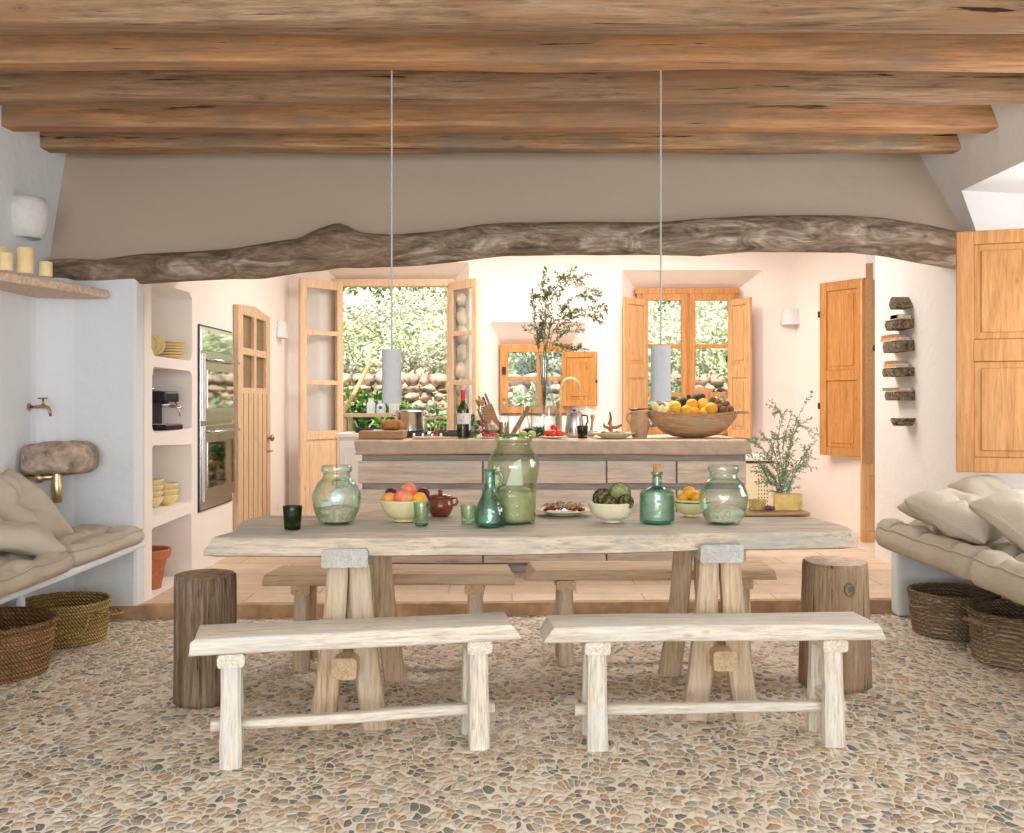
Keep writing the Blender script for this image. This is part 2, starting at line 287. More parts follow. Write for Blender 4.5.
# ---------------------------------------------------------------- mesh building
class MB:
    def __init__(s): s.v = []; s.f = []
    def add(s, vs, fs, mat=None):
        o = len(s.v)
        s.v += [tuple(mat @ Vector(p)) if mat is not None else tuple(p) for p in vs]
        s.f += [tuple(i+o for i in f) for f in fs]; return s
    def box(s, x0, x1, y0, y1, z0, z1, mat=None):
        vs = [(x,y,z) for z in (z0,z1) for y in (y0,y1) for x in (x0,x1)]
        return s.add(vs, [(0,2,3,1),(4,5,7,6),(0,1,5,4),(2,6,7,3),(0,4,6,2),(1,3,7,5)], mat)
    def lathe(s, prof, c=(0,0,0), seg=32, mat=None, wob=None, cap=True):
        vs, fs = [], []
        for (r, z) in prof:
            for k in range(seg):
                a = 2*PI*k/seg; rr = r*(1+(wob(a, z) if wob else 0))
                vs.append((c[0]+rr*math.cos(a), c[1]+rr*math.sin(a), c[2]+z))
        n = len(prof)
        for i in range(n-1):
            for k in range(seg):
                k2 = (k+1) % seg; fs.append((i*seg+k, i*seg+k2, (i+1)*seg+k2, (i+1)*seg+k))
        if cap:
            if prof[0][0] > 1e-4: fs.append(tuple(reversed(range(seg))))
            if prof[-1][0] > 1e-4: fs.append(tuple((n-1)*seg+k for k in range(seg)))
        return s.add(vs, fs, mat)
    def tube(s, path, r, seg=10, mat=None, closed=False):
        P = [Vector(p) for p in path]; n = len(P); rs = r if isinstance(r, (list, tuple)) else [r]*n
        vs, fs = [], []; up = None
        for i in range(n):
            if closed: t = P[(i+1) % n]-P[i-1]
            else: t = P[min(i+1, n-1)]-P[max(i-1, 0)]
            t.normalize()
            if up is None: up = t.cross(Vector((0,0,1)) if abs(t.z) < .9 else Vector((1,0,0))).normalized()
            else: up = (up-t*up.dot(t)).normalized()
            w = t.cross(up)
            for k in range(seg):
                a = 2*PI*k/seg; vs.append(P[i]+(up*math.cos(a)+w*math.sin(a))*rs[i])
        m = n if closed else n-1
        for i in range(m):
            j = (i+1) % n
            for k in range(seg):
                k2 = (k+1) % seg; fs.append((i*seg+k, i*seg+k2, j*seg+k2, j*seg+k))
        if not closed: fs += [tuple(reversed(range(seg))), tuple((n-1)*seg+k for k in range(seg))]
        return s.add(vs, fs, mat)
    def prism(s, pts, z0, z1, mat=None):
        n = len(pts); vs = [(x,y,z0) for x,y in pts]+[(x,y,z1) for x,y in pts]
        return s.add(vs, [tuple(reversed(range(n))), tuple(range(n, 2*n))]+[(i,(i+1)%n,(i+1)%n+n,i+n) for i in range(n)], mat)
    def ball(s, c, r, seg=20, rings=12, dent=0, nz=0, mat=None, seed=0):
        rx, ry, rz = r if isinstance(r, (tuple, list)) else (r, r, r)
        vs, fs = [], []
        for i in range(rings+1):
            th = PI*i/rings
            for k in range(seg):
                a = 2*PI*k/seg; d = Vector((math.sin(th)*math.cos(a), math.sin(th)*math.sin(a), -math.cos(th)))
                q = 1+(nz*mn.noise(d*2.2+Vector((seed,0,0))) if nz else 0)
                if dent: q *= 1-dent*max(0, abs(d.z)-.75)/.25
                vs.append((c[0]+rx*d.x*q, c[1]+ry*d.y*q, c[2]+rz*d.z*q))
        for i in range(rings):
            for k in range(seg):
                k2 = (k+1) % seg; fs.append((i*seg+k, i*seg+k2, (i+1)*seg+k2, (i+1)*seg+k))
        return s.add(vs, fs, mat)
    def sweep(s, rings, cap=True, mat=None):
        # rings: list of equal-length point loops
        n = len(rings[0]); vs = [p for r in rings for p in r]; fs = []
        for i in range(len(rings)-1):
            for k in range(n):
                k2 = (k+1) % n; fs.append((i*n+k, i*n+k2, (i+1)*n+k2, (i+1)*n+k))
        if cap: fs += [tuple(reversed(range(n))), tuple((len(rings)-1)*n+k for k in range(n))]
        return s.add(vs, fs, mat)
    def build(s, name, mat, parent=None, smooth=False, bevel=0, loc=None, rot=None, angle=40):
        me = bpy.data.meshes.new(name); me.from_pydata(s.v, [], s.f); me.validate(); me.update()
        import bmesh
        bm = bmesh.new(); bm.from_mesh(me); bmesh.ops.remove_doubles(bm, verts=bm.verts, dist=1e-5) if not getattr(s, 'nodoubles', False) else None
        if not getattr(s, 'nodoubles', False): bmesh.ops.recalc_face_normals(bm, faces=bm.faces)
        bm.to_mesh(me); bm.free()
        if smooth:
            for p in me.polygons: p.use_smooth = True
            if smooth == 'auto':
                try: me.set_sharp_from_angle(angle=R(angle))
                except Exception: pass
        o = bpy.data.objects.new(name, me); COL.objects.link(o)
        me.materials.append(mat if not isinstance(mat, str) else M[mat])
        if bevel:
            b = o.modifiers.new('Bevel', 'BEVEL'); b.width = bevel; b.segments = 2; b.limit_method = 'ANGLE'; b.angle_limit = R(35)
        if parent is not None: o.parent = parent
        if loc is not None: o.location = loc
        if rot is not None: o.rotation_euler = rot
        return o
def tag(o, label, cat, group=None, kind=None):
    if label: o['label'] = label
    if cat: o['category'] = cat
    if group: o['group'] = group
    if kind: o['kind'] = kind
    return o
def thing(name, label, cat, loc=(0,0,0), rz=0, group=None, rot=None):
    o = bpy.data.objects.new(name, None); COL.objects.link(o); o.empty_display_size = .05
    o.location = loc; o.rotation_euler = rot if rot else (0,0,rz)
    return tag(o, label, cat, group)
def struct(o): o['kind'] = 'structure'; return o
def kids(o): return [c for c in bpy.data.objects if c.parent == o]
def dup(src, loc, rz=None, label=None, scale=None, rot=None):
    c = src.copy(); COL.objects.link(c); c.location = loc
    if rz is not None: c.rotation_euler = (0,0,rz)
    if rot is not None: c.rotation_euler = rot
    if scale is not None: c.scale = (scale,)*3 if isinstance(scale, (int, float)) else scale
    if label: c['label'] = label
    def rec(a, b):
        for ch in kids(a):
            d = ch.copy(); COL.objects.link(d); d.parent = b; rec(ch, d)
    rec(src, c); return c
def rough_bar(L, w, h, amp=.01, n=24, seed=0, r=.02, slant=0.0, corner=3, freq=2.0, end=0.0):
    """bar along X centred at 0, top at z=h, bottom at z=0, width w in Y, hand-hewn wobble; slant leans the ends outward to the bottom"""
    sec = []
    for (cx, cy, a0) in ((1,1,0),(-1,1,90),(-1,-1,180),(1,-1,270)):
        for k in range(corner+1):
            a = R(a0+90*k/corner); sec.append((cx*(w/2-r)+r*math.cos(a), h/2+cy*(h/2-r)+r*math.sin(a)))
    rings = []
    for i in range(n+1):
        t = i/n; x = (t-.5)*L; ring = []
        for (y, z) in sec:
            q = Vector((x*freq+seed*7.3, y*6, z*6)); dy = amp*mn.noise(q); dz = amp*mn.noise(q+Vector((31,5,9)))
            sx = x
            if i == 0: sx = x-slant*(1-z/h)+end*mn.noise(q*3)
            if i == n: sx = x+slant*(1-z/h)+end*mn.noise(q*3)
            e = 1.0
            ring.append((sx, y*e+dy, z+dz))
        rings.append(ring)
    m = MB(); m.sweep(rings); return m
def sheet_holes(outline, holes, thick, frame, name, mat, parent=None, bevel=0):
    """solid sheet with holes; outline and holes are 2D loops; frame maps (u,v,w) to world, the sheet spans w in [0,thick]"""
    cu = bpy.data.curves.new('sheet', 'CURVE'); cu.dimensions = '2D'; cu.fill_mode = 'BOTH'; cu.extrude = thick/2
    for loop in [outline]+holes:
        sp = cu.splines.new('POLY'); sp.points.add(len(loop)-1)
        for p, (u, v) in zip(sp.points, loop): p.co = (u, v, 0, 1)
        sp.use_cyclic_u = True
    co = bpy.data.objects.new('sheet', cu); COL.objects.link(co)
    bpy.context.view_layer.update()
    me = bpy.data.meshes.new_from_object(co.evaluated_get(bpy.context.evaluated_depsgraph_get()))
    bpy.data.objects.remove(co); bpy.data.curves.remove(cu)
    me.name = name
    for v in me.vertices: v.co = Vector(frame(v.co.x, v.co.y, v.co.z+thick/2))
    import bmesh
    bm = bmesh.new(); bm.from_mesh(me); bmesh.ops.remove_doubles(bm, verts=bm.verts, dist=1e-5); bmesh.ops.recalc_face_normals(bm, faces=bm.faces); bm.to_mesh(me); bm.free()
    me.materials.clear(); me.materials.append(M[mat])
    o = bpy.data.objects.new(name, me); COL.objects.link(o)
    if bevel:
        b = o.modifiers.new('Bevel', 'BEVEL'); b.width = bevel; b.segments = 3; b.limit_method = 'ANGLE'; b.angle_limit = R(50)
    if parent: o.parent = parent
    return o
def rect(u0, u1, v0, v1, r=0, wob=0, seed=0, n=5):
    if r == 0: return [(u0,v0),(u1,v0),(u1,v1),(u0,v1)]
    pts = []
    for (cx, cy, a0) in ((u1-r,v0+r,-90),(u1-r,v1-r,0),(u0+r,v1-r,90),(u0+r,v0+r,180)):
        for k in range(n+1):
            a = R(a0+90*k/n); pts.append((cx+r*math.cos(a)+wob*mn.noise(Vector((cx*9+seed, cy*9, k*.3))), cy+r*math.sin(a)+wob*mn.noise(Vector((cx*9+seed+4, cy*9, k*.3)))))
    return pts
# ---------------------------------------------------------------- the room
NX = -2.32                       # plane of the kitchen's left wall
struct(MB().prism([(-3.2,-2.6),(3.7,-2.6),(3.7,6.42),(2.9,6.385),(-2.3,6.19),(-3.2,6.16)], -.06, 0).build('floor', 'pebbles'))
struct(MB().prism([(-3.2,6.20),(-2.3,6.23),(2.9,6.425),(3.7,6.46),(4.6,7.0),(4.6,11.6),(-3.2,11.6)], -.06, .075).build('floor_kitchen', 'cotto'))
e = MB()
pts = []
n = 60
for i in range(n+1):
    t = i/n; x = -2.9+6.3*t; pts.append((x, 6.17+.2*(x+2.3)/5.2+.012*mn.noise(Vector((x*2,0,0)))))
for i in range(n):
    (xa, ya), (xb, yb) = pts[i], pts[i+1]
    e.prism([(xa,ya),(xb,yb),(xb,yb+.07),(xa,ya+.07)], 0, .08)
struct(e.build('trim_step', 'cotto_riser'))
struct(MB().box(-3.1,-2.9,-2.6,7.0,0,3.14).build('wall_left', 'plaster_cool'))
# pier that carries the log, with a soft rounded inner corner
p = MB(); out = [(-2.95,6.9),(-2.95,6.02)]
for k in range(7):
    a = R(180-90*k/6) if False else k/6
    out.append((-2.9+.20*a**1.6, 6.02+.15*a**.6))
out += [(-2.335,6.17),(-2.32,6.185),(-2.32,6.305),(-2.45,6.305),(-2.45,6.42),(-2.74,6.42),(-2.74,6.9)]
struct(p.prism(out, 0, 2.1).build('wall_pier', 'plaster_cool'))
# kitchen left wall with four niches
hol = [rect(6.44,7.25,1.64,2.12,.06,.03,1), rect(6.44,7.25,1.14,1.56,.06,.03,2), rect(6.44,7.25,.60,1.045,.05,.03,3), rect(6.44,7.25,.08,.525,.03,.02,4)]
struct(sheet_holes([(6.3,0),(10.6,0),(10.6,3.1),(6.75,3.1),(6.75,2.24),(6.3,2.2)], hol, .4, lambda u,v,w: (NX-w, u, v), 'wall_niches', 'plaster_kitchen', bevel=.015))
struct(MB().box(-2.8,-2.70,6.42,7.4,0,2.3).build('wall_niche_back', 'plaster_cool'))
# hood wall above the log
LOG = [(46,263,274),(56,259,280),(75,259,284),(100,260,285),(143,254,284),(190,252,281),(232,249,279),(262,244,279),(299,238.5,273),(319,229,271),(339,222.5,268),(350,227,268),(360,232.6,268),(390,235,267),(420,233,265.5),(456,229,262),(480,225,258.5),(506,223,256),(572,222,255),(659,222.6,255),(700,219,256),(747,216,252),(790,215.5,252),(848,216,252.6),(880,218,255.5),(898,220.5,259),(925,225,264),(945,229,267.5),(961,233,270)]
def logD(x): return 6.22+.2*(x-50)/910
def lerp_log(x):
    for a, b in zip(LOG, LOG[1:]):
        if x <= b[0]:
            t = max(0, (x-a[0])/(b[0]-a[0])); return a[1]+(b[1]-a[1])*t, a[2]+(b[2]-a[2])*t
    return LOG[-1][1], LOG[-1][2]
h = MB(); nu, nv = 40, 6; front = []; back = []
for i in range(nu+1):
    u = i/nu; X = -2.93+u*(2.97+2.93)
    D0 = 6.25+.19*u; x = 512+X/D0*1000; yt, yb = lerp_log(x); z0 = az((yt+yb)/2, D0)
    D1 = 6.56+.25*u**2
    fr = []
    for j in range(nv+1):
        v = j/nv; z = z0+(3.14-z0)*v; D = D0+(D1-D0)*v
        fr.append((X, D, z))
    front.append(fr); back.append([(X, 6.95, z0), (X, 6.95, 3.14)])
for i in range(nu):
    a, b = front[i], front[i+1]
    for j in range(nv): h.add([a[j],b[j],b[j+1],a[j+1]], [(0,1,2,3)])
    h.add([a[0],b[0],back[i+1][0],back[i][0]], [(3,2,1,0)]); h.add([back[i][0],back[i+1][0],back[i+1][1],back[i][1]], [(3,2,1,0)])
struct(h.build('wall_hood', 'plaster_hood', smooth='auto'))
# right wall, leaning inwards above the log, with a deep window recess
def RX(z): return 2.955 if z <= 2.4 else 2.955-(z-2.4)*.36
w = MB(); Ds = [-2.6, 3.9, 6.35, 8.14]; Zs = [0, .45, 2.4, 2.68, 3.15]
for i in range(3):
    for j in range(4):
        if i == 1 and j in (1, 2): continue
        if i == 2 and j >= 2:
            w.add([(RX(Zs[j]),Ds[i],Zs[j]),(RX(Zs[j]),7.2,Zs[j]),(RX(Zs[j+1]),7.2,Zs[j+1]),(RX(Zs[j+1]),Ds[i],Zs[j+1])], [(0,1,2,3)])
            w.add([(2.955,7.2,Zs[j]),(2.955,8.14,Zs[j]),(2.955,8.14,Zs[j+1]),(2.955,7.2,Zs[j+1])], [(0,1,2,3)]); continue
        w.add([(RX(Zs[j]),Ds[i],Zs[j]),(RX(Zs[j]),Ds[i+1],Zs[j]),(RX(Zs[j+1]),Ds[i+1],Zs[j+1]),(RX(Zs[j+1]),Ds[i],Zs[j+1])], [(0,1,2,3)])
XO = 3.55
for (D, za, zb) in ((6.35,.45,2.4),(6.35,2.4,2.68),(3.9,.45,2.4),(3.9,2.4,2.68)):
    w.add([(RX(za),D,za),(XO,D-.12 if D > 5 else D,za),(XO,D-.12 if D > 5 else D,zb),(RX(zb),D,zb)], [(0,1,2,3)])
w.add([(RX(2.68),3.9,2.68),(RX(2.68),6.35,2.68),(XO,6.23,2.62),(XO,3.9,2.62)], [(0,1,2,3)])
w.add([(2.955,3.9,.45),(2.955,6.35,.45),(XO,6.23,.45),(XO,3.9,.45)], [(0,1,2,3)])
w.add([(2.955,8.14,0),(3.7,8.14,0),(3.7,8.14,3.15),(2.955,8.14,3.15)], [(0,1,2,3)])
w.add([(3.7,6.35,0),(3.7,8.14,0),(3.7,8.14,3.15),(3.7,6.35,3.15)], [(0,1,2,3)])
w.nodoubles = True
struct(w.build('wall_right', 'plaster'))
struct(sheet_holes(rect(-2.6,6.4,0,3.15), [rect(4.1,6.05,1.0,2.5)], .08, lambda u,v,w: (XO+w, u, v), 'wall_right_outer', 'plaster'))
# recess window in the right wall
f = MB()
for (a,b,c,d) in ((4.1,6.05,1.0,1.06),(4.1,6.05,2.44,2.5),(4.1,4.16,1.06,2.44),(5.99,6.05,1.06,2.44),(5.04,5.11,1.06,2.44)): f.box(XO-.02,XO+.05,a,b,c,d)
wr = struct(f.build('window_1', 'shutter', bevel=.004))
MB().box(XO+.01,XO+.016,4.16,5.99,1.06,2.44).build('pane', 'window_glass', wr)
# back wall: three splayed recesses
BW = 10.4; BI = 10.65
holes = [((-2.0,-.447,-.3,2.78), (-1.86,-.63,-.3,2.617)), ((-.229,.77,1.08,2.16), (-.117,.615,1.22,1.935)), ((1.144,2.61,.90,2.70), (1.32,2.40,.92,2.52))]
def hc(r, lo=.076):
    a, b, c, d = r; return rect(a, b, max(c, lo), d)
struct(sheet_holes(rect(-2.75,2.97,0,3.12), [rect(h0[0],h0[1],max(h0[2],.0005),h0[3],.03) for h0, h1 in holes], .03, lambda u,v,w: (u, BW+w, v), 'wall_back', 'plaster_kitchen'))
struct(sheet_holes(rect(-2.75,3.6,0,3.12), [rect(h1[0],h1[1],max(h1[2],.0005),h1[3]) for h0, h1 in holes], .22, lambda u,v,w: (u, BI+w, v), 'wall_back_outer', 'plaster_kitchen'))
rv = MB()
for h0, h1 in holes:
    A = [(h0[0],h0[2]),(h0[1],h0[2]),(h0[1],h0[3]),(h0[0],h0[3])]; B = [(h1[0],h1[2]),(h1[1],h1[2]),(h1[1],h1[3]),(h1[0],h1[3])]
    for k in range(4):
        if k == 0 and h0[2] < 0: continue
        k2 = (k+1) % 4
        rv.add([(A[k][0],BW+.01,max(A[k][1],0)),(A[k2][0],BW+.01,max(A[k2][1],0)),(B[k2][0],BI+.01,max(B[k2][1],0)),(B[k][0],BI+.01,max(B[k][1],0))], [(0,1,2,3)])
struct(rv.build('wall_reveals', 'plaster_kitchen'))
struct(MB().prism([(2.955,10.39),(3.34,9.46),(3.75,9.46),(3.75,11.0),(2.955,11.0)], 0, 3.1).build('wall_corner', 'plaster_kitchen', bevel=.01))
struct(MB().box(-3.2,3.8,-2.6,7.0,3.13,3.3).build('ceiling', 'plaster'))
struct(sheet_holes(rect(-2.8,3.8,6.9,10.9), [rect(-1.1,2.3,7.7,9.6)], .2, lambda u,v,w: (u, v, 3.1+w), 'ceiling_kitchen', 'plaster_kitchen'))  # hole cut for the invented skylight
struct(MB().box(-1.2,2.4,7.6,9.7,3.25,3.3).build('added_skylight_lid', 'white'))  # unseen opaque lid over the added skylight
# rear of the dining room: wall with a wide open terrace doorway behind the camera
struct(sheet_holes(rect(-3.1,3.7,0,3.2), [rect(-2.5,2.6,.001,2.75)], .2, lambda u,v,w: (u, -2.6-w, v), 'wall_rear', 'plaster'))

# beams
for i, D in enumerate((4.11, 4.59, 5.13, 5.69, 6.15)):
    L = 6.1; b = rough_bar(5.85, .15, .215, .013, 60, seed=i*3+1, r=[.02,.012,.03,.014,.016][i], freq=1.3)
    lab = ['nearest dark weathered ceiling beam, cut off by the top of the picture', 'smooth orange ceiling beam, second from the top of the picture', 'greyer cracked ceiling beam in the middle of the five, above both hanging lamps',
           'ceiling beam second nearest the plaster hood, with long dark cracks', 'last and shortest ceiling beam, lying against the plaster hood']
    o = b.build('ceiling_beam', ['beam_grey','beam_orange','beam_grey','beam_orange','beam'][i], smooth='auto', loc=(-.10, D+.075, 2.9+(.005 if i % 2 else 0)), rot=(0,0,[0,.004,-.006,.003,.004][i]))
    tag(o, lab[i], 'beam', 'pine beams across the ceiling')

# driftwood log lintel
rings = []; seg = 18
N = 130
for i in range(N+1):
    x = 46+(961-46)*i/N; yt, yb = lerp_log(x); D = logD(x); r = (yb-yt)/2*D/1000
    c = Vector((ax(x, D), D, az((yt+yb)/2, D))); rad = max(r, .02)
    ring = []
    for k in range(seg):
        a = 2*PI*k/seg; q = 1+.07*mn.noise(Vector((c.x*2.2, math.cos(a)*1.3, math.sin(a)*1.3)))*abs(math.cos(a))+.03*mn.noise(Vector((c.x*9, math.cos(a)*5, math.sin(a)*5)))
        dep = .115+.01*mn.noise(Vector((c.x, 3, 3)))
        ring.append((c.x, c.y+math.cos(a)*(rad*.55+dep*.45)*q, c.z+math.sin(a)*rad*(1+.02*mn.noise(Vector((c.x*8,a,0))))))
    rings.append(ring)
lg = MB(); lg.sweep(rings)
o = lg.build('log_lintel', 'log', smooth=True)
tag(o, 'long twisted grey driftwood log spanning the opening under the plaster hood', 'log')

# wall things ------------------------------------------------------------
# shelf with candles
sh = [(-2.91,6.30),(-2.47,6.14),(-2.50,5.85),(-2.56,5.57),(-2.66,5.20),(-2.74,4.9),(-2.82,4.6),(-2.91,4.3)]
o = MB().prism(sh, 1.971, 2.022).build('wall_shelf', 'cotto_edge', bevel=.012)
tag(o, 'curved terracotta-coloured ledge on the left wall, carrying candles', 'shelf')
def candle(x, top, wpx, D, lab):
    X = ax(x, D); r = wpx*D/2000; zt = az(top, D); hh = zt-2.023
    t = thing('pillar_candle', lab, 'candle', (X, D, 2.0235), 0, 'pillar candles on the ledge')
    MB().lathe([(r*.97,0),(r,.004),(r,hh-.004),(r*.93,hh),(r*.6,hh-.004),(.003,hh-.008)], seg=24).build('wax_body', 'wax', t, 'auto')
    MB().tube([(0,0,hh-.009),(0.002,0,hh+.008)], .0012, 6).build('wick', 'dark', t)
candle(45.5, 262, 13, 5.45, 'short cream pillar candle, rightmost on the ledge by the log end')
candle(25, 248, 16, 5.32, 'tall thick cream pillar candle under the round white wall lamp')
candle(5.5, 253, 14, 5.20, 'cream pillar candle near the left edge of the picture, in front of another')
candle(0.5, 247, 13, 5.40, 'cream pillar candle half hidden behind its neighbour at the picture edge')
# ceramic wall lamps
def sconce(loc, s, lab, grp=None, rz=0):
    t = thing('wall_sconce', lab, 'wall lamp', loc, rz, grp)
    prof = [(.085,-.12),(.10,-.11),(.122,-.04),(.13,.02),(.122,.08),(.105,.12),(.098,.12),(.115,.08),(.122,.02),(.114,-.04),(.09,-.108)]
    MB().lathe([(r*s, z*s) for r, z in prof], seg=28, cap=False).build('lamp_shade', 'ceramic', t, True)
    MB().lathe([(.03*s,-.1*s),(.035*s,.02*s),(.01*s,.05*s)], seg=12).build('lamp_holder', 'ceramic', t, True)
sconce((ax(24,5.90), 5.92, az(220,5.98)), 1.0, 'large round white pottery wall lamp high on the left wall above the candles')
def shade_sconce(loc, rz, lab):
    t = thing('wall_sconce', lab, 'wall lamp', loc, rz)
    m = MB(); rings = []
    for z, r in ((0,.085),(.16,.07)):
        rings.append([(r*math.cos(R(-90+180*k/12)), r*math.sin(R(-90+180*k/12))*1.3, z) for k in range(13)]+[(0,-r*1.3,z)][:0])
    m.sweep(rings, cap=False); m.build('lamp_shade', 'ceramic', t, True)
    MB().box(0,.012,-.05,.05,.01,.15).build('back_plate', 'ceramic', t)
shade_sconce((NX+.001, 9.95, az(338,9.95)), 0, 'small white wall lamp beside the open french door on the left')
shade_sconce((2.90, 10.395, az(325,10.4)), -PI/2, 'small white wall lamp in the right corner beside the kitchen window')

# tap and stone basin
t = thing('wall_tap', 'small brass tap on the left wall above the rough stone basin', 'tap', (-2.899, 6.0, az(407,6.0)), 0)
MB().lathe([(.022,0),(.022,.008),(.012,.01)], seg=16, mat=Matrix.Rotation(PI/2, 4, 'Y')).build('wall_flange', 'brass', t, 'auto')
b = MB(); b.tube([(0,0,0),(.05,0,0),(.09,0,.004),(.115,0,-.004),(.128,0,-.03),(.13,0,-.055)], [.009,.009,.012,.011,.009,.008], 12); b.lathe([(.011,0),(.013,.012),(.008,.02)], c=(.05,0,-.008), seg=12)
b.build('spout', 'brass', t, True)
s = MB(); s.lathe([(.010,0),(.008,.02),(.006,.04)], c=(.085,0,.008), seg=10); s.ball((.085,-.018,.052), (.006,.014,.006), 10, 6); s.ball((.085,.018,.052), (.006,.014,.006), 10, 6); s.box(.055,.115,-.004,.004,.048,.056)
s.build('tap_handle', 'brass', t, True)
t = thing('stone_basin', 'rough pinkish stone wall basin below the brass tap', 'basin', (-2.785, 6.0, 1.00), 0)
m = MB(); rings = []
for i in range(25):
    tt = i/24; xx = -.13+.41*tt; e = (1-(2*tt-1)**6)**.5 if 0 < tt < 1 else .25
    ring = []
    for k in range(20):
        a = 2*PI*k/20; ca, sa = math.cos(a), math.sin(a); sq = lambda v: math.copysign(abs(v)**.6, v)
        q = 1+.10*mn.noise(Vector((xx*9, ca*1.4, sa*1.4+3)))+.05*mn.noise(Vector((xx*30, ca*5, sa*5)))
        ring.append((xx, sq(ca)*.17*e*q, .0+sq(sa)*.095*e*q-(.01 if sa < 0 else 0)+.01*tt))
    rings.append(ring)
m.sweep(rings); m.build('basin_bowl', 'stone', t, True)
m = MB(); m.lathe([(.026,-.255),(.033,-.25),(.036,-.16),(.030,-.13),(.026,-.085),(.026,-.06)], c=(.10,-.10,0), seg=20); m.tube([(.10,-.10,-.10),(0,-.10,-.11),(-.105,-.10,-.11)], .018, 12); m.ball((-.005,-.10,-.11), .032, 14, 8)
m.build('drain_trap', 'brass_pale', t, True)

# shelf niches' contents
def bowl_prof(r, h, th=.006, foot=.45):
    return [(r*foot,0),(r*foot*1.05,.006),(r*.62,h*.18),(r*.86,h*.5),(r*.97,h*.85),(r,h),(r-th,h),(r*.97-th,h*.85),(r*.84-th,h*.5),(r*.55,h*.18+th),(.001,.014)]
def plate(name, loc, r, h, mat, lab, cat, group=None, rot=None):
    o = MB().lathe([(r*.55,0),(r*.6,.004),(r*.8,h*.5),(r,h),(r*.99,h+.004),(r*.78,h*.6+.003),(r*.55,.010),(.001,.009)], seg=36).build(name, mat, smooth=True, loc=loc, rot=rot)
    return tag(o, lab, cat, group)
for k in range(6):
    plate('stacked_plate', (-2.44, 7.10, 1.645+k*.020), .110, .016, 'cream_dull', 'cream plate in the flat stack in the top wall niche, %s' % ['lowest of all','second from the bottom','third from the bottom','third from the top','second from the top','topmost of the stack'][k], 'plate', 'plates stacked in the top niche')
for k in range(3):
    plate('leaning_plate', (-2.50+.025*k, 6.78+.036*k, 1.645+.079), .075, .022, 'cream_dull', ['front one of three leaning cream dishes in the top niche','middle one of three leaning cream dishes in the top niche','cream dish leaning at the back of the row in the top wall niche'][k], 'dish', 'dishes leaning in the top niche', rot=(R(82),0,R(12)))
for (X, D, nn, lab) in ((-2.50,6.93,4,'left stack'),(-2.45,7.10,3,'right stack')):
    src = None
    for k in range(nn):
        o = MB().lathe(bowl_prof(.082, .075, .005), seg=32).build('stacked_bowl', 'cream_dull', smooth=True, loc=(X, D, .605+k*.040))
        tag(o, 'cream bowl in the third wall niche, %s, %s' % (lab, ['lowest','second up','third up','topmost'][k] if nn == 4 else ['lowest','middle','topmost'][k]), 'bowl', 'bowls stacked in the third niche')
# espresso machine
t = thing('coffee_machine', 'small black espresso machine in the second wall niche', 'coffee machine', (-2.47, 6.98, 1.145), R(70))
MB().box(-.09,.09,-.14,.14,0,.035).build('drip_tray', 'dark', t, bevel=.006)
MB().box(-.085,.085,.03,.14,.035,.27).build('body', 'dark', t, bevel=.012)
MB().box(-.08,.08,-.12,.06,.19,.265).build('brew_head', 'dark', t, bevel=.015)
m = MB(); m.lathe([(.03,0),(.034,.03),(.02,.035)], c=(0,-.06,.155), seg=18); m.tube([(0,-.06,.165),(.0,-.14,.16),(0,-.19,.15)], [.008,.011,.012], 10); m.build('portafilter', 'steel', t, True)
MB().tube([(.07,-.08,.2),(.085,-.11,.15),(.08,-.12,.09)], .005, 8).build('steam_wand', 'steel', t, True)
MB().box(-.08,.08,-.13,-.02,.036,.041).build('tray_grill', 'steel', t)
MB().lathe([(.04,0),(.042,.02),(.03,.024)], c=(0,.08,.27), seg=20).build('boiler_cap', 'steel', t, True)
# terracotta pot
o = MB().lathe([(.085,0),(.09,.005),(.125,.20),(.128,.205),(.150,.21),(.158,.265),(.150,.272),(.138,.265),(.128,.2),(.09,.03),(.001,.03)], seg=40).build('terracotta_pot', 'terracotta', smooth='auto', loc=(-2.46,6.74,.0765))
tag(o, 'empty orange terracotta flower pot on the floor of the lowest wall niche', 'flower pot')
# double oven
t = thing('double_oven', 'stainless steel double wall oven with mirrored doors in the left kitchen wall', 'oven', (NX, 7.81, .53), 0)
MB().box(-.05,.018,-.42,.42,0,1.37).build('oven_frame', 'steel', t, bevel=.004)
MB().box(-.04,.012,-.432,.432,-.012,1.382).build('frame_edge', 'iron', t, bevel=.004)
MB().box(.0,.026,-.40,.40,1.19,1.35).build('control_panel', 'mirror', t, bevel=.003)
for (z0, z1) in ((.66,1.17),(.06,.63)):
    d = MB().box(.018,.045,-.39,.39,z0,z1).build('oven_door', 'steel', t, bevel=.004)
    MB().box(.044,.048,-.34,.34,z0+.10,z1-.13).build('door_glass', 'mirror', d)
    hm = MB().tube([(.085,-.36,z1-.05),(.085,.38,z1-.05)], .011, 12); hm.tube([(.045,-.33,z1-.05),(.085,-.33,z1-.05)], .009, 8); hm.tube([(.045,.33,z1-.05),(.085,.33,z1-.05)], .009, 8)
    hm.build('door_handle', 'steel', d, True)
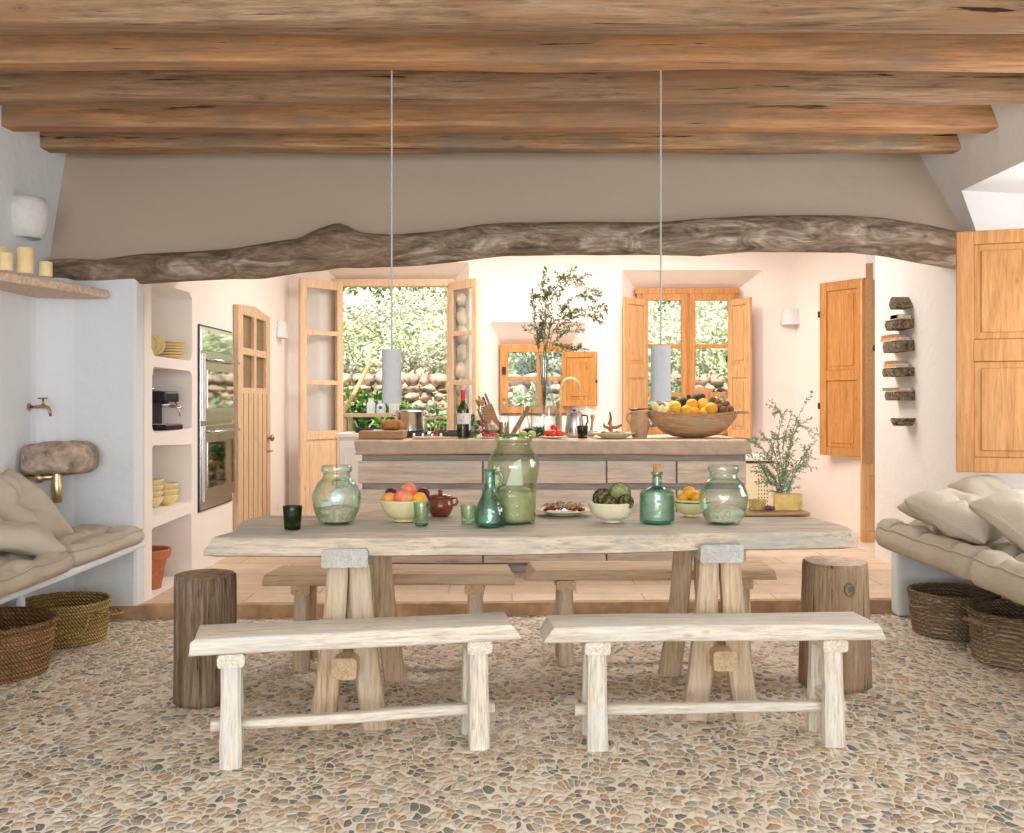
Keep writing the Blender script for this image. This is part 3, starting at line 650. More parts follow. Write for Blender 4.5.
# plank door with four small panes
t = thing('door_1', None, None, (NX, 8.86, .076), 0); struct(t)
D2, Zt = .55, 2.07
hol = []
for (a, b) in ((-.40,-.03),(.04,.40)):
    for (c, d) in ((1.38,1.66),(1.72,2.0)): hol.append(rect(a,b,c,d))
o = sheet_holes([(-D2,0),(D2,0),(D2,Zt-.02),(0,Zt+.03),(-D2,Zt+.0)], hol, .045, lambda u,v,w: (w*1.0+.002, u, v), 'door_leaf', 'door_pine', bevel=.004); o.parent = t
for a in (-.40,-.24,-.08,.08,.24,.40):
    MB().box(.047,.052,a-.0018,a+.0018,.03,1.33).build('plank_joint', 'board', t)
MB().box(.004,.012,-.42,.42,1.36,2.02).build('pane', plain('dim_brown_pane', (.22,.13,.07), .15, .1), t)
m = MB(); m.ball((.085,.46,.92), (.022,.026,.032), 14, 8); m.tube([(.045,.46,.92),(.085,.46,.92)], .01, 8); m.lathe([(.03,0),(.03,.004)], c=(0,0,0), mat=Matrix.Translation((.047,.46,.92))@Matrix.Rotation(PI/2,4,'Y'), seg=14)
m.build('door_knob', 'brass', t, True)
MB().tube([(.05,.40,.80),(.08,.40,.80),(.08,.50,.80)], .008, 8).build('door_latch', 'brass', t, True)
tag(MB().box(NX,NX+.01,9.86,9.94,.25,.33).build('wall_socket', 'white', bevel=.003), 'small white socket low on the left kitchen wall past the plank door', 'socket')

# framed leaf helper: a shutter / casement in its own plane, x 0..W, z 0..H, thickness y 0..t
def leaf(name, W, H, rails, stile, panel, mat, t=.035, pmat=None, parent=None, glassy=None, rise=.008):
    fr = MB(); fr.box(0,stile,0,t,0,H); fr.box(W-stile,W,0,t,0,H)
    for (a, b) in rails: fr.box(stile,W-stile,0.0005,t-.0005,a,b)
    f = fr.build('leaf_frame', mat, parent, bevel=.004)
    for (a, b) in zip(rails, rails[1:]):
        z0, z1 = a[1], b[0]
        if glassy and (z0+z1)/2 > glassy:
            MB().box(stile,W-stile,t*.45,t*.55,z0,z1).build('pane', 'window_glass', parent)
        else:
            p = MB().box(stile,W-stile,t*.35,t*.65,z0,z1)
            p.box(stile+.04,W-stile-.04,t*.35-rise,t*.65+rise,z0+.04,z1-.04)
            p.build('raised_panel', pmat or mat, parent, bevel=.006)
    return f
# big shutter at the right, hinged in the recess of the dining room window
P0 = Vector((2.665, 6.0)); P1 = Vector((3.345, 5.72)); dv = (P1-P0)
z0 = az(472, 6.0); z1 = az(232, 6.0)
t = thing('window_shutter', 'large orange pine shutter with raised panels standing open at the right edge', 'shutter', (P0.x, P0.y, z0), math.atan2(dv.y, dv.x))
leaf('s', dv.length, z1-z0, [(0,.09),((z1-z0)*.46,(z1-z0)*.46+.13),((z1-z0)-.08,z1-z0)], .095, None, 'shutter', .04, parent=t)
for zz in (.2, 1.2): MB().lathe([(.009,0),(.009,.08)], c=(dv.length-.005,-.01,zz), seg=10).build('hinge', 'iron', t)
# shutter on the kitchen's right corner wall
Pa = Vector((ax(819.5,9.86), 9.86)); Pb = Vector((ax(864,9.40), 9.40)); dv = Pb-Pa
t = thing('window_shutter', 'dark orange pine shutter with two raised panels in the right corner of the kitchen', 'shutter', (Pa.x, Pa.y, az(455.5,9.7)), math.atan2(dv.y, dv.x))
Hs = az(280.5,9.65)-az(455.5,9.65)
leaf('s', dv.length, Hs, [(0,.08),(Hs*.43,Hs*.43+.10),(Hs-.09,Hs)], .085, None, 'shutter', .035, parent=t)
for zz in (.45, 1.35): MB().lathe([(.010,0),(.010,.06)], c=(.0,-.01,zz), seg=10).build('hinge', 'iron', t)
# doorway in the gap of the right wall: pine door panel below, tall dark shutter edge above
t = thing('door_2', None, None, (3.13, 8.95, .076), 0); struct(t)
leaf('s', .62, .72, [(0,.09),(.60,.72)], .07, None, 'shutter_far', .04, parent=t)
MB().box(0,.62,.0,.04,.72,2.35).build('upper_panel', 'shutter_far', t, bevel=.004)
t = thing('folded_shutter', 'tall dark brown shutter seen edge-on in the kitchen right doorway', 'shutter', (ax(873,8.75), 8.75, az(464,8.75)), R(70.5))
Hs = az(263,8.75)-az(464,8.75)
leaf('s', .5, Hs, [(0,.08),(Hs*.45,Hs*.45+.1),(Hs-.08,Hs)], .08, None, M['board'], .060, parent=t)
m = MB(); m.ball((.02,-.02,.98*Hs/1.7), (.02,.03,.03), 10, 6); m.build('latch', 'iron', t)

# french door
Dd = 10.55
fr = MB(); fr.box(-1.87,-1.80,10.56,10.66,0.07,2.62); fr.box(-.69,-.62,10.56,10.66,.07,2.62); fr.box(-1.90,-.60,10.53,10.66,2.55,2.625)
struct(fr.build('door_frame_3', 'french', bevel=.005)).name = 'door_3'
H = 2.50
def fleaf(Xa, Da, Xb, Db, lab):
    dv = Vector((Xb-Xa, Db-Da)); t = thing('french_door_leaf', lab, 'door', (Xa, Da, .085), math.atan2(dv.y, dv.x), 'leaves of the french door')
    rails = [(0,.14),(.86,.95),(1.42,1.47),(1.93,1.98),(H-.09,H)]
    leaf('s', dv.length, H, rails, .075, None, 'french', .045, parent=t, glassy=.95)
    MB().box(dv.length-.05,dv.length-.03,-.03,.0,1.0,1.12).build('door_handle', 'iron', t, bevel=.004)
fleaf(-1.80, 10.52, -2.17, 10.15, 'left leaf of the open french door, glazed with pine bars')
fleaf(-.665, 10.52, -.363, 10.08, 'right leaf of the open french door, with stones showing through its glass')
# bare stones of the right-hand door reveal
m = MB(); k = 0; z = .1
rs = random.Random(3)
while z < 2.42:
    hh = rs.uniform(.12,.2); off = 0
    while off < .29:
        ww = rs.uniform(.12,.22)
        X = -.447-.183*min(1,(off+ww/2)/.31)-.03; Y = BW+.25*min(1,(off+ww/2)/.31)
        m.ball((X, Y, z+hh/2), (.055,ww/2*1.12,hh/2*1.08), 12, 8, nz=.35, seed=k); k += 1; off += ww
    z += hh
tag(m.build('stone_reveal', 'rock_warm', smooth=True), None, None, kind='structure')
bpy.data.objects['stone_reveal'].name = 'trim_stone_reveal'

# small window
f = MB(); a, b, c, d = -.125, .60, 1.21, 1.94
f.box(a,b,10.56,10.66,c,c+.07); f.box(a,b,10.56,10.66,d-.08,d); f.box(a,a+.085,10.56,10.66,c+.07,d-.08); f.box(b-.07,b,10.56,10.66,c+.07,d-.08); f.box(.26,.325,10.57,10.65,c+.07,d-.08); f.box(a+.085,b-.07,10.575,10.645,1.555,1.60)
wn = struct(f.build('window_2', 'shutter', bevel=.005))
MB().box(a+.085,b-.07,10.605,10.61,c+.07,d-.08).build('pane', 'window_glass', wn)
MB().box(a+.02,a+.06,10.545,10.56,1.62,1.70).build('hinge', 'iron', wn)
Pa = Vector((ax(561.5,10.54), 10.54)); Pb = Vector((ax(596,10.33), 10.33)); dv = Pb-Pa
t = thing('window_shutter', 'small open pine shutter of the little window above the sink', 'shutter', (Pa.x, Pa.y, az(406,10.4)), math.atan2(dv.y, dv.x))
Hs = az(351.5,10.4)-az(406,10.4)
leaf('s', dv.length, Hs, [(0,.06),(Hs-.06,Hs)], .055, None, 'shutter', .03, parent=t)
MB().box(dv.length,dv.length+.012,-.01,.01,Hs*.42,Hs*.48).build('latch', 'iron', t)
# kitchen window
f = MB(); a, b, c, d = 1.32, 2.40, .91, 2.53
f.box(a-.02,b,10.55,10.66,d-.06,d); f.box(a,a+.05,10.56,10.66,c,d-.06); f.box(b-.05,b,10.56,10.66,c,d-.06); f.box(a+.05,b-.05,10.56,10.66,c,c+.08)
f.box(1.84,1.88,10.56,10.63,.99,2.47)
wn = struct(f.build('window_3', 'shutter', bevel=.005))
for (p, q) in ((1.375,1.845),(1.875,2.345)):
    s = MB(); s.box(p,p+.06,10.54,10.60,.99,2.47); s.box(q-.06,q,10.54,10.60,.99,2.47)
    for (u, v) in ((.99,1.06),(1.385,1.43),(1.895,1.94),(2.40,2.47)): s.box(p+.06,q-.06,10.545,10.595,u,v)
    c_ = s.build('window_sash', 'shutter', wn, bevel=.004)
    MB().box(p+.06,q-.06,10.565,10.57,1.06,2.40).build('pane', 'window_glass', c_)
MB().box(1.84,1.88,10.52,10.54,1.30,1.40).build('window_latch', 'iron', wn)
for (xa, xb, lab) in ((646,622.5,'left open pine shutter of the bright kitchen window'),(727.5,750,'right open pine shutter of the bright kitchen window')):
    Pa = Vector((ax(xa,10.5), 10.5)); Pb = Vector((ax(xb,10.22), 10.22)); dv = Pb-Pa
    t = thing('window_shutter', lab, 'shutter', (Pa.x, Pa.y, .96), math.atan2(dv.y, dv.x), 'shutters of the kitchen window')
    Hs = az(297,10.22)-.96
    leaf('s', dv.length, Hs, [(0,.08),(.62,.76),(Hs-.07,Hs)], .06, None, 'shutter_far', .03, parent=t)
    MB().lathe([(.008,0),(.008,.06)], c=(.0,-.012,Hs*.55), seg=8).build('hinge', 'iron', t)
# ---------------------------------------------------------------- dining table
ZT, ZB = .79, .708
t = thing('dining_table', 'long grey-washed live-edge plank table on two trestles in the middle of the room', 'table', (.12, 4.55, 0), 0)
top = [(-1.227,4.09),(-1.0,4.085),(-.4,4.10),(.034,4.115),(.45,4.16),(.80,4.24),(1.2,4.275),(1.448,4.31),(1.482,4.40),(1.478,4.48),(1.455,4.65),(1.44,4.80),(1.47,4.95),(1.46,5.05),(1.35,5.09),(.9,5.0),(.2,4.91),(-.6,4.88),(-1.205,4.85),(-1.245,4.72),(-1.24,4.60),(-1.21,4.45),(-1.19,4.25)]
def densify(pts, step=.06, amp=.006, sd=0):
    out = []
    for i, p in enumerate(pts):
        q = pts[(i+1) % len(pts)]; L = math.dist(p, q); n = max(1, int(L/step))
        for k in range(n):
            u = k/n; x = p[0]+(q[0]-p[0])*u; y = p[1]+(q[1]-p[1])*u
            v = Vector((x*4+sd, y*4, sd)); out.append((x+amp*mn.noise(v), y+amp*mn.noise(v+Vector((9,9,9)))))
    return out
tp = densify(top, .05, .02)
cx = sum(p[0] for p in tp)/len(tp); cy = sum(p[1] for p in tp)/len(tp)
def offs(p, d, k=1):
    v = Vector((p[0]-cx, (p[1]-cy)*2.0)); n = v.normalized(); return (p[0]+n.x*d, p[1]+n.y*d)
m = MB(); rings = []
lx = 0.0
def endw(p):  # leaning ends: the underside reaches further out than the top
    return .022+.045*max(0, (abs(p[0]-cx)-1.15)/.3)
for (z, d) in ((ZB,-.012),(ZB+.008,1.0),(ZB+.03,.86),(ZT-.025,.40),(ZT-.006,.10),(ZT,-.010)):
    ring = []
    for p in tp:
        dd = d*endw(p) if d > 0 else d
        n_ = Vector((p[0]-cx, (p[1]-cy)*3.0)).normalized(); en = max(0, min(1, (abs(p[0]-cx)-1.22)/.12)); ex = (d*.034 if d > 0 else d); ey = (d*.010 if d > 0 else d)
        q = (p[0]+math.copysign(1, p[0]-cx)*ex*en, p[1]+math.copysign(1, p[1]-cy)*ey*(1-en*.5)); wv = .006*mn.noise(Vector((p[0]*5, p[1]*5, z*20)))
        ring.append((q[0]-.12+wv, q[1]-4.55+wv, z))
    rings.append(ring)
m.sweep(rings); m.build('tabletop', 'table', t, smooth='auto')
def curvy_leg(x0, x1, y0, y1, z0, z1, w0, w1, dpt, bow, sd):
    m = MB(); rings = []
    for i in range(15):
        u = i/14; z = z0+(z1-z0)*u; x = x0+(x1-x0)*u+bow*math.sin(PI*u)*(1-.3*u); y = y0+(y1-y0)*u; w = w0+(w1-w0)*u+.006*mn.noise(Vector((sd*3, z*6, 0)))
        h = w/2; d = dpt/2; r = .012
        rings.append([(x+h-r,y+d,z),(x+h,y+d-r,z),(x+h,y-d+r,z),(x+h-r,y-d,z),(x-h+r,y-d,z),(x-h,y-d+r,z),(x-h,y+d-r,z),(x-h+r,y+d,z)])
    m.sweep(rings); return m
def trestle(xf, yf, yb, sd):
    ox, oy = .12, 4.55
    for (yy, ya, s) in ((yf, yf+.03, 1), (yb, yb-.03, -1)):
        for sx in (-1, 1):
            curvy_leg(xf-ox+sx*.112, xf-ox+sx*.044, yy-oy, ya-oy, 0, .672, .105, .084, .075, -sx*.012, sd+sx+s).build('leg', 'bench_tan_z', t, smooth='auto')
    b = rough_bar(yb-yf+.14, .185, .076, .006, 10, sd, .012); b.build('cap_beam', 'cap_grey', t, smooth='auto', loc=(xf-ox-.005, (yf+yb)/2-oy+.0, .668), rot=(0,0,R(90)))
    b = rough_bar(yb-yf+.22, .10, .085, .004, 10, sd+5, .018); b.build('stretcher', 'bench_tan', t, smooth='auto', loc=(xf-ox, (yf+yb)/2-oy-.0, .225), rot=(0,0,R(90)))
trestle(-.675, 4.13, 4.83, 1); trestle(.885, 4.25, 4.92, 7)

# ---------------------------------------------------------------- benches
def bench(lab, cx, cy, rz, L, w, legs, top, mats, sd, H=.478, slant=(.03), splay=.02, str_h=.105, lw=.078, flip=1):
    t = thing('wooden_bench', lab, 'bench', (cx, cy, 0), rz, 'benches around the dining table')
    rough_bar(L-.03, w, top, .009, 26, sd, .012, slant=slant, end=.03, freq=1.5).build('seat', mats[0], t, smooth='auto', loc=(0,0,H-top))
    zt = H-top
    for lx in legs:
        rough_bar(w-.03, lw+.02, .05, .003, 6, sd+lx, .014).build('cross_block', mats[2], t, smooth='auto', loc=(lx,0,zt-.049), rot=(0,0,R(90)))
        for s in (-1, 1):
            curvy_leg(lx, lx, s*(w/2-.055)+s*splay, s*(w/2-.06), 0, zt-.046, lw, lw*.92, lw*.8, 0, sd+s).build('leg', mats[1], t, smooth='auto')
        if str_h: rough_bar(w-.10, .05, .045, .002, 6, sd+2*lx, .01).build('leg_rail', mats[0], t, smooth='auto', loc=(lx,0,str_h+.045), rot=(0,0,R(90)))
    if str_h: rough_bar(legs[1]-legs[0]+.155, .05, .04, .006, 16, sd+9, .012, freq=2).build('stretcher', mats[0], t, smooth='auto', loc=((legs[0]+legs[1])/2,0,str_h))
    return t
limed = ('bench','bench_z','cap_grey'); tan = ('bench_tan','bench_tan_z','bench_tan')
limed = (limed[0], limed[1], 'bench')
bench('pale limed wooden bench at the front left, set slightly askew to the table', -.597, 3.877, R(12.4), 1.215, .26, (-.47,.46), .062, limed, 3)
bench('pale limed wooden bench at the front right, in front of the knotty log stump', .780, 3.985, R(2.7), 1.295, .26, (-.455,.475), .062, limed, 11, slant=.035)
bench('honey-coloured wooden bench behind the table on the left, towards the island', -.618, 5.13, 0, 1.235, .30, (-.44,.43), .055, tan, 21, H=.480, slant=.03)
bench('honey-coloured wooden bench behind the table on the right, towards the island', .718, 5.25, R(2.0), 1.265, .30, (-.445,.47), .055, tan, 31, H=.482, slant=.03)

# ---------------------------------------------------------------- stumps
def stump(lab, x, y, r0, r1, h, mat, endmat, sd, knot=None):
    t = thing('log_stump', lab, 'stump', (x, y, 0), 0)
    m = MB(); rings = []; N = 40
    for i in range(25):
        u = i/24; z = h*u; r = r0+(r1-r0)*u; ring = []
        for k in range(N):
            a = 2*PI*k/N; q = 1+.05*mn.noise(Vector((math.cos(a)*1.5+sd, math.sin(a)*1.5, z*1.2)))+.035*mn.noise(Vector((math.cos(a)*6+sd, math.sin(a)*6, z*1.5)))+.02*mn.noise(Vector((math.cos(a)*16+sd, math.sin(a)*16, z*3)))
            if i in (0, 24): q *= .985
            ring.append((r*q*math.cos(a), r*q*math.sin(a), z))
        rings.append(ring)
    m.sweep(rings, cap=True); m.build('trunk', mat, t, True)
    c = MB(); c.lathe([(r1*.955, -.004),(r1*.95,.004),(.001,.006)], seg=N, wob=lambda a,z: .05*mn.noise(Vector((math.cos(a)*1.5+sd, math.sin(a)*1.5, h*1.2)))); c.build('cut_top', endmat, t, 'auto', loc=(0,0,h))
    if knot:
        kx, kz = knot; k = MB(); rr = math.sqrt(max(0, r1*r1-kx*kx))
        k.tube([(kx+.022*math.cos(a), -rr-.004, kz+.03*math.sin(a)) for a in [2*PI*i/20 for i in range(20)]], .006, 8, closed=True); k.ball((kx,-rr+.004,kz), (.018,.012,.024), 14, 8, nz=.3)
        k.build('knot', 'stump', t, True)
M['cut_dark'] = plain('old_cut_wood', (.30,.19,.11), .85, .25, 22, .5)
M['cut_pale'] = plain('pale_cut_wood', (.66,.50,.38), .8, .14, 22, .4)
stump('dark split-barked log stump at the left end of the table', -1.382, 4.50, .135, .135, .565, 'stump', 'cut_dark', 2)
stump('pale log stump with a round knot at the right end of the table', 1.535, 4.76, .165, .150, .583, 'stump_pale', 'cut_pale', 8, knot=(.02,.475))

# ---------------------------------------------------------------- kitchen island
IX0, IX1, IY0, IY1 = -1.14, 1.735, 7.37, 8.35
CT = 1.057
t = thing('kitchen_island', 'broad kitchen island with weathered plank drawers under a thick stone worktop', 'island', (.3, 7.85, .0755), 0)
ox, oy, oz = .3, 7.85, .0755
bd = MB(); bd.box(IX0+.03-ox, IX1-.02-ox, IY0+.03-oy, IY1-oy, 0, .87); bd.build('carcass', 'island_frame', t, bevel=.004)
xs = [IX0+.0, ax(483,IY0), ax(606.5,IY0), ax(676.5,IY0), IX1-.005]
rows = [(.90,.735),(.69,.475),(.435,.15)]
for i in range(4):
    for (zt_, zb_) in rows:
        L = xs[i+1]-xs[i]-.014
        b = rough_bar(L, .035, zt_-zb_, .004, 12, i*5+zb_*10, .006, freq=1.5); b.build('drawer', 'island', t, smooth='auto', loc=((xs[i]+xs[i+1])/2-ox, IY0+.012-oy, zb_-oz))
m = MB(); m.box(IX0+.02-ox, IX1-.01-ox, IY0+.02-oy, IY0+.05-oy, .0, .055); m.build('plinth', 'island_frame', t, bevel=.004)
m = MB(); m.box(IX1-.012-ox, IX1+.0-ox, IY0+.05-oy, IY1-.02-oy, .0, .87); m.build('side_panel', M['cap_grey'], t, bevel=.004)
b = rough_bar(2.90, 1.12, .108, .010, 30, 4, .022, freq=2.5, end=.02, corner=3)
o = b.build('worktop', 'countertop', t, smooth='auto', loc=((ax(355,7.34)+ax(750.5,7.34))/2-ox, 7.33+.56-oy, CT-.108-oz))

# ---------------------------------------------------------------- built-in benches, cushions
def bslab(name, lab, pts, z0, z1, posts):
    t = thing(name, lab, 'bench', (0,0,0), 0)
    MB().prism(pts, z0, z1).build('seat_slab', 'plaster_cool', t, bevel=.015)
    for (a,b,c,d,h) in posts: MB().box(a,b,c,d,0,h).build('support', 'plaster_cool', t, bevel=.02)
    return t
bslab('masonry_bench', 'white plastered built-in bench along the left wall under the grey cushions', [(-2.89,3.2),(-2.25,3.2),(-2.25,6.16),(-2.74,6.16),(-2.89,6.01)], .445, .485, [(-2.62,-2.58,5.26,5.32,.44)])
bslab('masonry_bench', 'white plastered built-in bench on the right with a wide end support', [(2.37,3.2),(2.945,3.2),(2.945,6.30),(2.37,6.30)], .42, .452, [(2.40,2.945,6.22,6.345,.42),(2.40,2.48,3.5,3.56,.42)])
def slabcushion(name, lab, cat, x0, x1, y0, y1, z0, h, tufts, sd, group, n=(34,44)):
    t = thing(name, lab, cat, ((x0+x1)/2, (y0+y1)/2, z0), 0, group)
    W, L = x1-x0, y1-y0; m = MB(); nx, ny = n; T = [(tx*W/2, ty*L/2) for tx, ty in tufts]
    def prof(u):  # 0 at the rim, 1 inside
        return 1-(1-min(1, u))**3
    vs = []; top = []; bot = []
    for i in range(nx+1):
        for j in range(ny+1):
            u, v = -1+2*i/nx, -1+2*j/ny
            uu = math.copysign(abs(u)**.85, u); vv = math.copysign(abs(v)**.85, v)
            # rounded corners
            k = 1-.05*(abs(uu)**6)*(abs(vv)**6)
            x, y = uu*W/2*k, vv*L/2*k
            x += .012*mn.noise(Vector((y*4, sd, 1)))*abs(uu); y += .012*mn.noise(Vector((x*4, sd, 5)))*abs(vv)
            e = prof(min((1-abs(u))*W/2, (1-abs(v))*L/2)/.09)
            z = h*.72+h*.28*e
            for (tx, ty) in T:
                d = math.hypot(x-tx, y-ty); z -= h*.40*math.exp(-(d/.05)**2)+h*.20*math.exp(-(d/.13)**2); z -= e*h*.20*math.exp(-((y-ty)/.028)**2)*max(0, min(1, (abs(x)-abs(tx)+.06)/.08))*(1 if x*tx > 0 else 0); z -= e*h*.14*math.exp(-((x-tx)/.03)**2)
                a = math.atan2(y-ty, x-tx); z += .010*math.sin(a*7+sd+tx*9)*math.exp(-(d/.16)**2)*min(1, d/.03)
            z += .012*mn.noise(Vector((x*5, y*5, sd)))+.006*mn.noise(Vector((x*14+sd, y*6, sd)))*e
            vs.append((x, y, z))
    o = len(vs); q = lambda i, j: i*(ny+1)+j
    fs = [(q(i,j), q(i+1,j), q(i+1,j+1), q(i,j+1)) for i in range(nx) for j in range(ny)]
    # side walls bulge outwards, then the underside
    border = [(i,0) for i in range(nx)]+[(nx,j) for j in range(ny)]+[(i,ny) for i in range(nx,0,-1)]+[(0,j) for j in range(ny,0,-1)]
    prev = [q(*b) for b in border]
    for lev in range(1, 7):
        f = lev/6; cur = []
        for b in border:
            x, y, z = vs[q(*b)]; s = 1; bul = .022*math.sin(PI*f)+.006*mn.noise(Vector((x*9, y*9, f*3+sd)))*math.sin(PI*f)
            d = Vector((x/(W/2), y/(L/2))); dd = Vector((math.copysign(abs(d.x)**8, d.x), math.copysign(abs(d.y)**8, d.y)))
            if dd.length > 0: dd.normalize()
            cur.append(len(vs)); vs.append((x+dd.x*bul, y+dd.y*bul, z*(1-f)+.002*f))
        nb = len(border)
        for k in range(nb): fs.append((prev[k], cur[k], cur[(k+1)%nb], prev[(k+1)%nb]))
        prev = cur
    fs.append(tuple(prev))
    m.add(vs, fs); m.build('cushion_cover', 'linen', t, True)
    rim = [vs[q(*b)] for b in border]
    ry = MB().tube([(x*1.005, y*1.005, z+.002) for x, y, z in rim], .0065, 6, closed=True).build('piping', 'linen', t, True)
    for (tx, ty) in T: MB().ball((tx, ty, h*.56), (.011,.011,.005), 10, 6).build('tuft_button', 'linen', t, True)
    return t
tf = [(-.45,-.62),(.45,-.62),(-.45,0),(.45,0),(-.45,.62),(.45,.62)]
slabcushion('seat_cushion', 'flat grey-beige seat cushion on the left bench, its end by the basin wall', 'cushion', -2.84, -2.245, 5.13, 6.12, .486, .108, [(-.4,-.5),(.35,-.5),(-.4,.45),(.35,.45)], 1, 'seat cushions on the left bench')
slabcushion('seat_cushion', 'flat grey-beige seat cushion on the left bench, cut off by the picture edge', 'cushion', -2.84, -2.225, 3.95, 5.09, .486, .115, tf, 2, 'seat cushions on the left bench')
slabcushion('seat_cushion', 'thick tufted beige seat cushion at the far end of the right bench', 'cushion', 2.25, 2.93, 4.94, 6.24, .453, .170, tf, 3, 'seat cushions on the right bench')
slabcushion('seat_cushion', 'thick tufted beige seat cushion at the near end of the right bench', 'cushion', 2.23, 2.93, 3.62, 4.88, .453, .176, tf, 4, 'seat cushions on the right bench')
def pillow(lab, loc, s, th, rot, sd, group, tuft=True):
    t = thing('throw_pillow', lab, 'pillow', loc, 0, group, rot=rot)
    m = MB(); n = 44; 
    for side in (1, -1):
        vs = []
        for i in range(n+1):
            for j in range(n+1):
                u, v = -1+2*i/n, -1+2*j/n
                k = 1-.13*(1-abs(u)**2)*abs(v)**2*0; x = u*s/2*(1-.10*(1-v*v)*u*u); y = v*s/2*(1-.10*(1-u*u)*v*v)
                f = ((1-abs(u)**2.4)*(1-abs(v)**2.4)); f = max(0, f)**.42
                z = side*th/2*f
                d = math.hypot(x, y); a = math.atan2(y, x)
                if tuft:
                    z -= side*th*.36*math.exp(-(d/.05)**2)+side*th*.14*math.exp(-(d/.12)**2)
                    z += side*.030*(abs(math.sin(a*2.5+sd+.8*math.sin(a*2)))-.5)*math.exp(-((d-.10)/.10)**2)*f
                z += side*.018*mn.noise(Vector((x*8+sd, y*8, side)))*f+.03*mn.noise(Vector((x*4, y*4, sd)))+side*.008*(1-abs(mn.noise(Vector((x*13, y*6+x*5, sd+9)))))*f
                vs.append((x, y, z))
        q = lambda i, j: i*(n+1)+j
        m.add(vs, [((q(i,j), q(i+1,j), q(i+1,j+1), q(i,j+1)) if side > 0 else (q(i,j), q(i,j+1), q(i+1,j+1), q(i+1,j))) for i in range(n) for j in range(n)])
    m.build('pillow_cover', 'linen', t, True)
    if tuft: MB().ball((0,0,th*.10), (.011,.011,.005), 10, 6).build('tuft_button', 'linen', t, True)
G1 = 'throw pillows on the left bench'; G2 = 'throw pillows on the right bench'
pillow('big beige pillow leaning against the left wall at the picture edge', (-2.67,5.40,.755), .52, .19, (R(8),R(46),R(4)), 1, G1, True)
pillow('beige pillow lying flat at the front of the left bench, one corner pointing right', (-2.50,5.00,.665), .42, .14, (R(8),R(6),R(42)), 2, G1, False)
pillow('crumpled beige pillow resting on the flat one at the left picture edge', (-2.68,4.76,.78), .40, .16, (R(22),R(30),R(20)), 3, G1)
pillow('small beige pillow tucked furthest back against the right wall', (2.80,5.90,.80), .32, .13, (R(20),R(-6),R(5)), 4, G2, False)
pillow('beige pillow lying behind the star-tufted one, its left corner showing', (2.60,5.86,.70), .50, .17, (R(8),R(-3),R(45)), 5, G2, False)
pillow('star-tufted beige pillow in the middle of the right bench', (2.45,5.42,.725), .48, .20, (R(24),R(-3),R(40)), 6, G2)
pillow('star-tufted beige pillow at the right picture edge, nearest the camera', (2.63,4.98,.735), .50, .22, (R(24),R(-3),R(30)), 7, G2)

# ---------------------------------------------------------------- baskets
def basket(lab, x, y, r, h, mat, sd, handles, rz=0, flare=.94, rimt=.014, squash=1):
    t = thing('woven_basket', lab, 'basket', (x, y, 0), rz)
    coils = int(h/.018); prof = [(.001,.0),(r*flare*.97,0)]
    for i in range(coils*4+1):
        u = i/(coils*4); rr = r*(flare+(1-flare)*math.sin(u*PI*.6)); prof.append((rr+.003*math.sin(i*PI/2), .004+u*(h-.006)))
    prof += [(prof[-1][0]-.016, h-.004)]+[(r*(flare+(1-flare)*math.sin(u*PI*.6))-.018, u*h) for u in (.8,.5,.2)]+[(r*flare*.9,.015),(.001,.014)]
    wb = lambda a, z: .05*mn.noise(Vector((math.cos(a)*1.3+sd, math.sin(a)*1.3, z*3)))+.012*mn.noise(Vector((math.cos(a)*5+sd, math.sin(a)*5, z*8)))
    MB().lathe(prof, seg=56, wob=wb, cap=False).build('basket_body', mat, t, True)
    rim = MB(); n = 60
    for ph in range(3):
        rim.tube([((r+.001+.007*math.cos(9*a+ph*2.1))*(1+wb(a,h))*math.cos(a), (r+.001+.007*math.cos(9*a+ph*2.1))*(1+wb(a,h))*math.sin(a), h+.008*math.sin(9*a+ph*2.1)) for a in [2*PI*k/n*1 for k in range(n)]], rimt*.62, 6, closed=True)
    rim.build('braided_rim', mat, t, True)
    for (a0, dz, out, wd) in handles:
        pts = []
        for k in range(17):
            u = -1+2*k/16; a = a0+u*wd; rr = r*1.0+.012+out*(1-u*u)
            pts.append((rr*math.cos(a), rr*math.sin(a), h*.80+dz*(1-u*u)))
        hn = MB(); hn.tube(pts, .009, 8); hn.build('basket_handle', mat, t, True)
basket('round golden woven basket with loop handles under the left bench', -2.52, 5.62, .235, .215, 'straw_y', 1, [(R(-8), -.01, .10, .30), (R(-58), -.10, .07, .38), (R(120), .05, .0, .35)])
basket('brown woven basket at the left picture edge, in front of the golden one', -2.58, 4.95, .29, .25, 'straw_b', 2, [], flare=.90)
basket('round dull-brown woven basket under the far end of the right bench', 2.56, 5.80, .235, .235, 'straw_d', 3, [(R(200), -.02, .03, .35)])
basket('woven basket with a rope handle on its rim under the right bench, nearest the camera', 2.66, 5.18, .27, .25, 'straw_d', 5, [(R(195), .03, .06, .4), (R(265), -.06, .05, .3)])

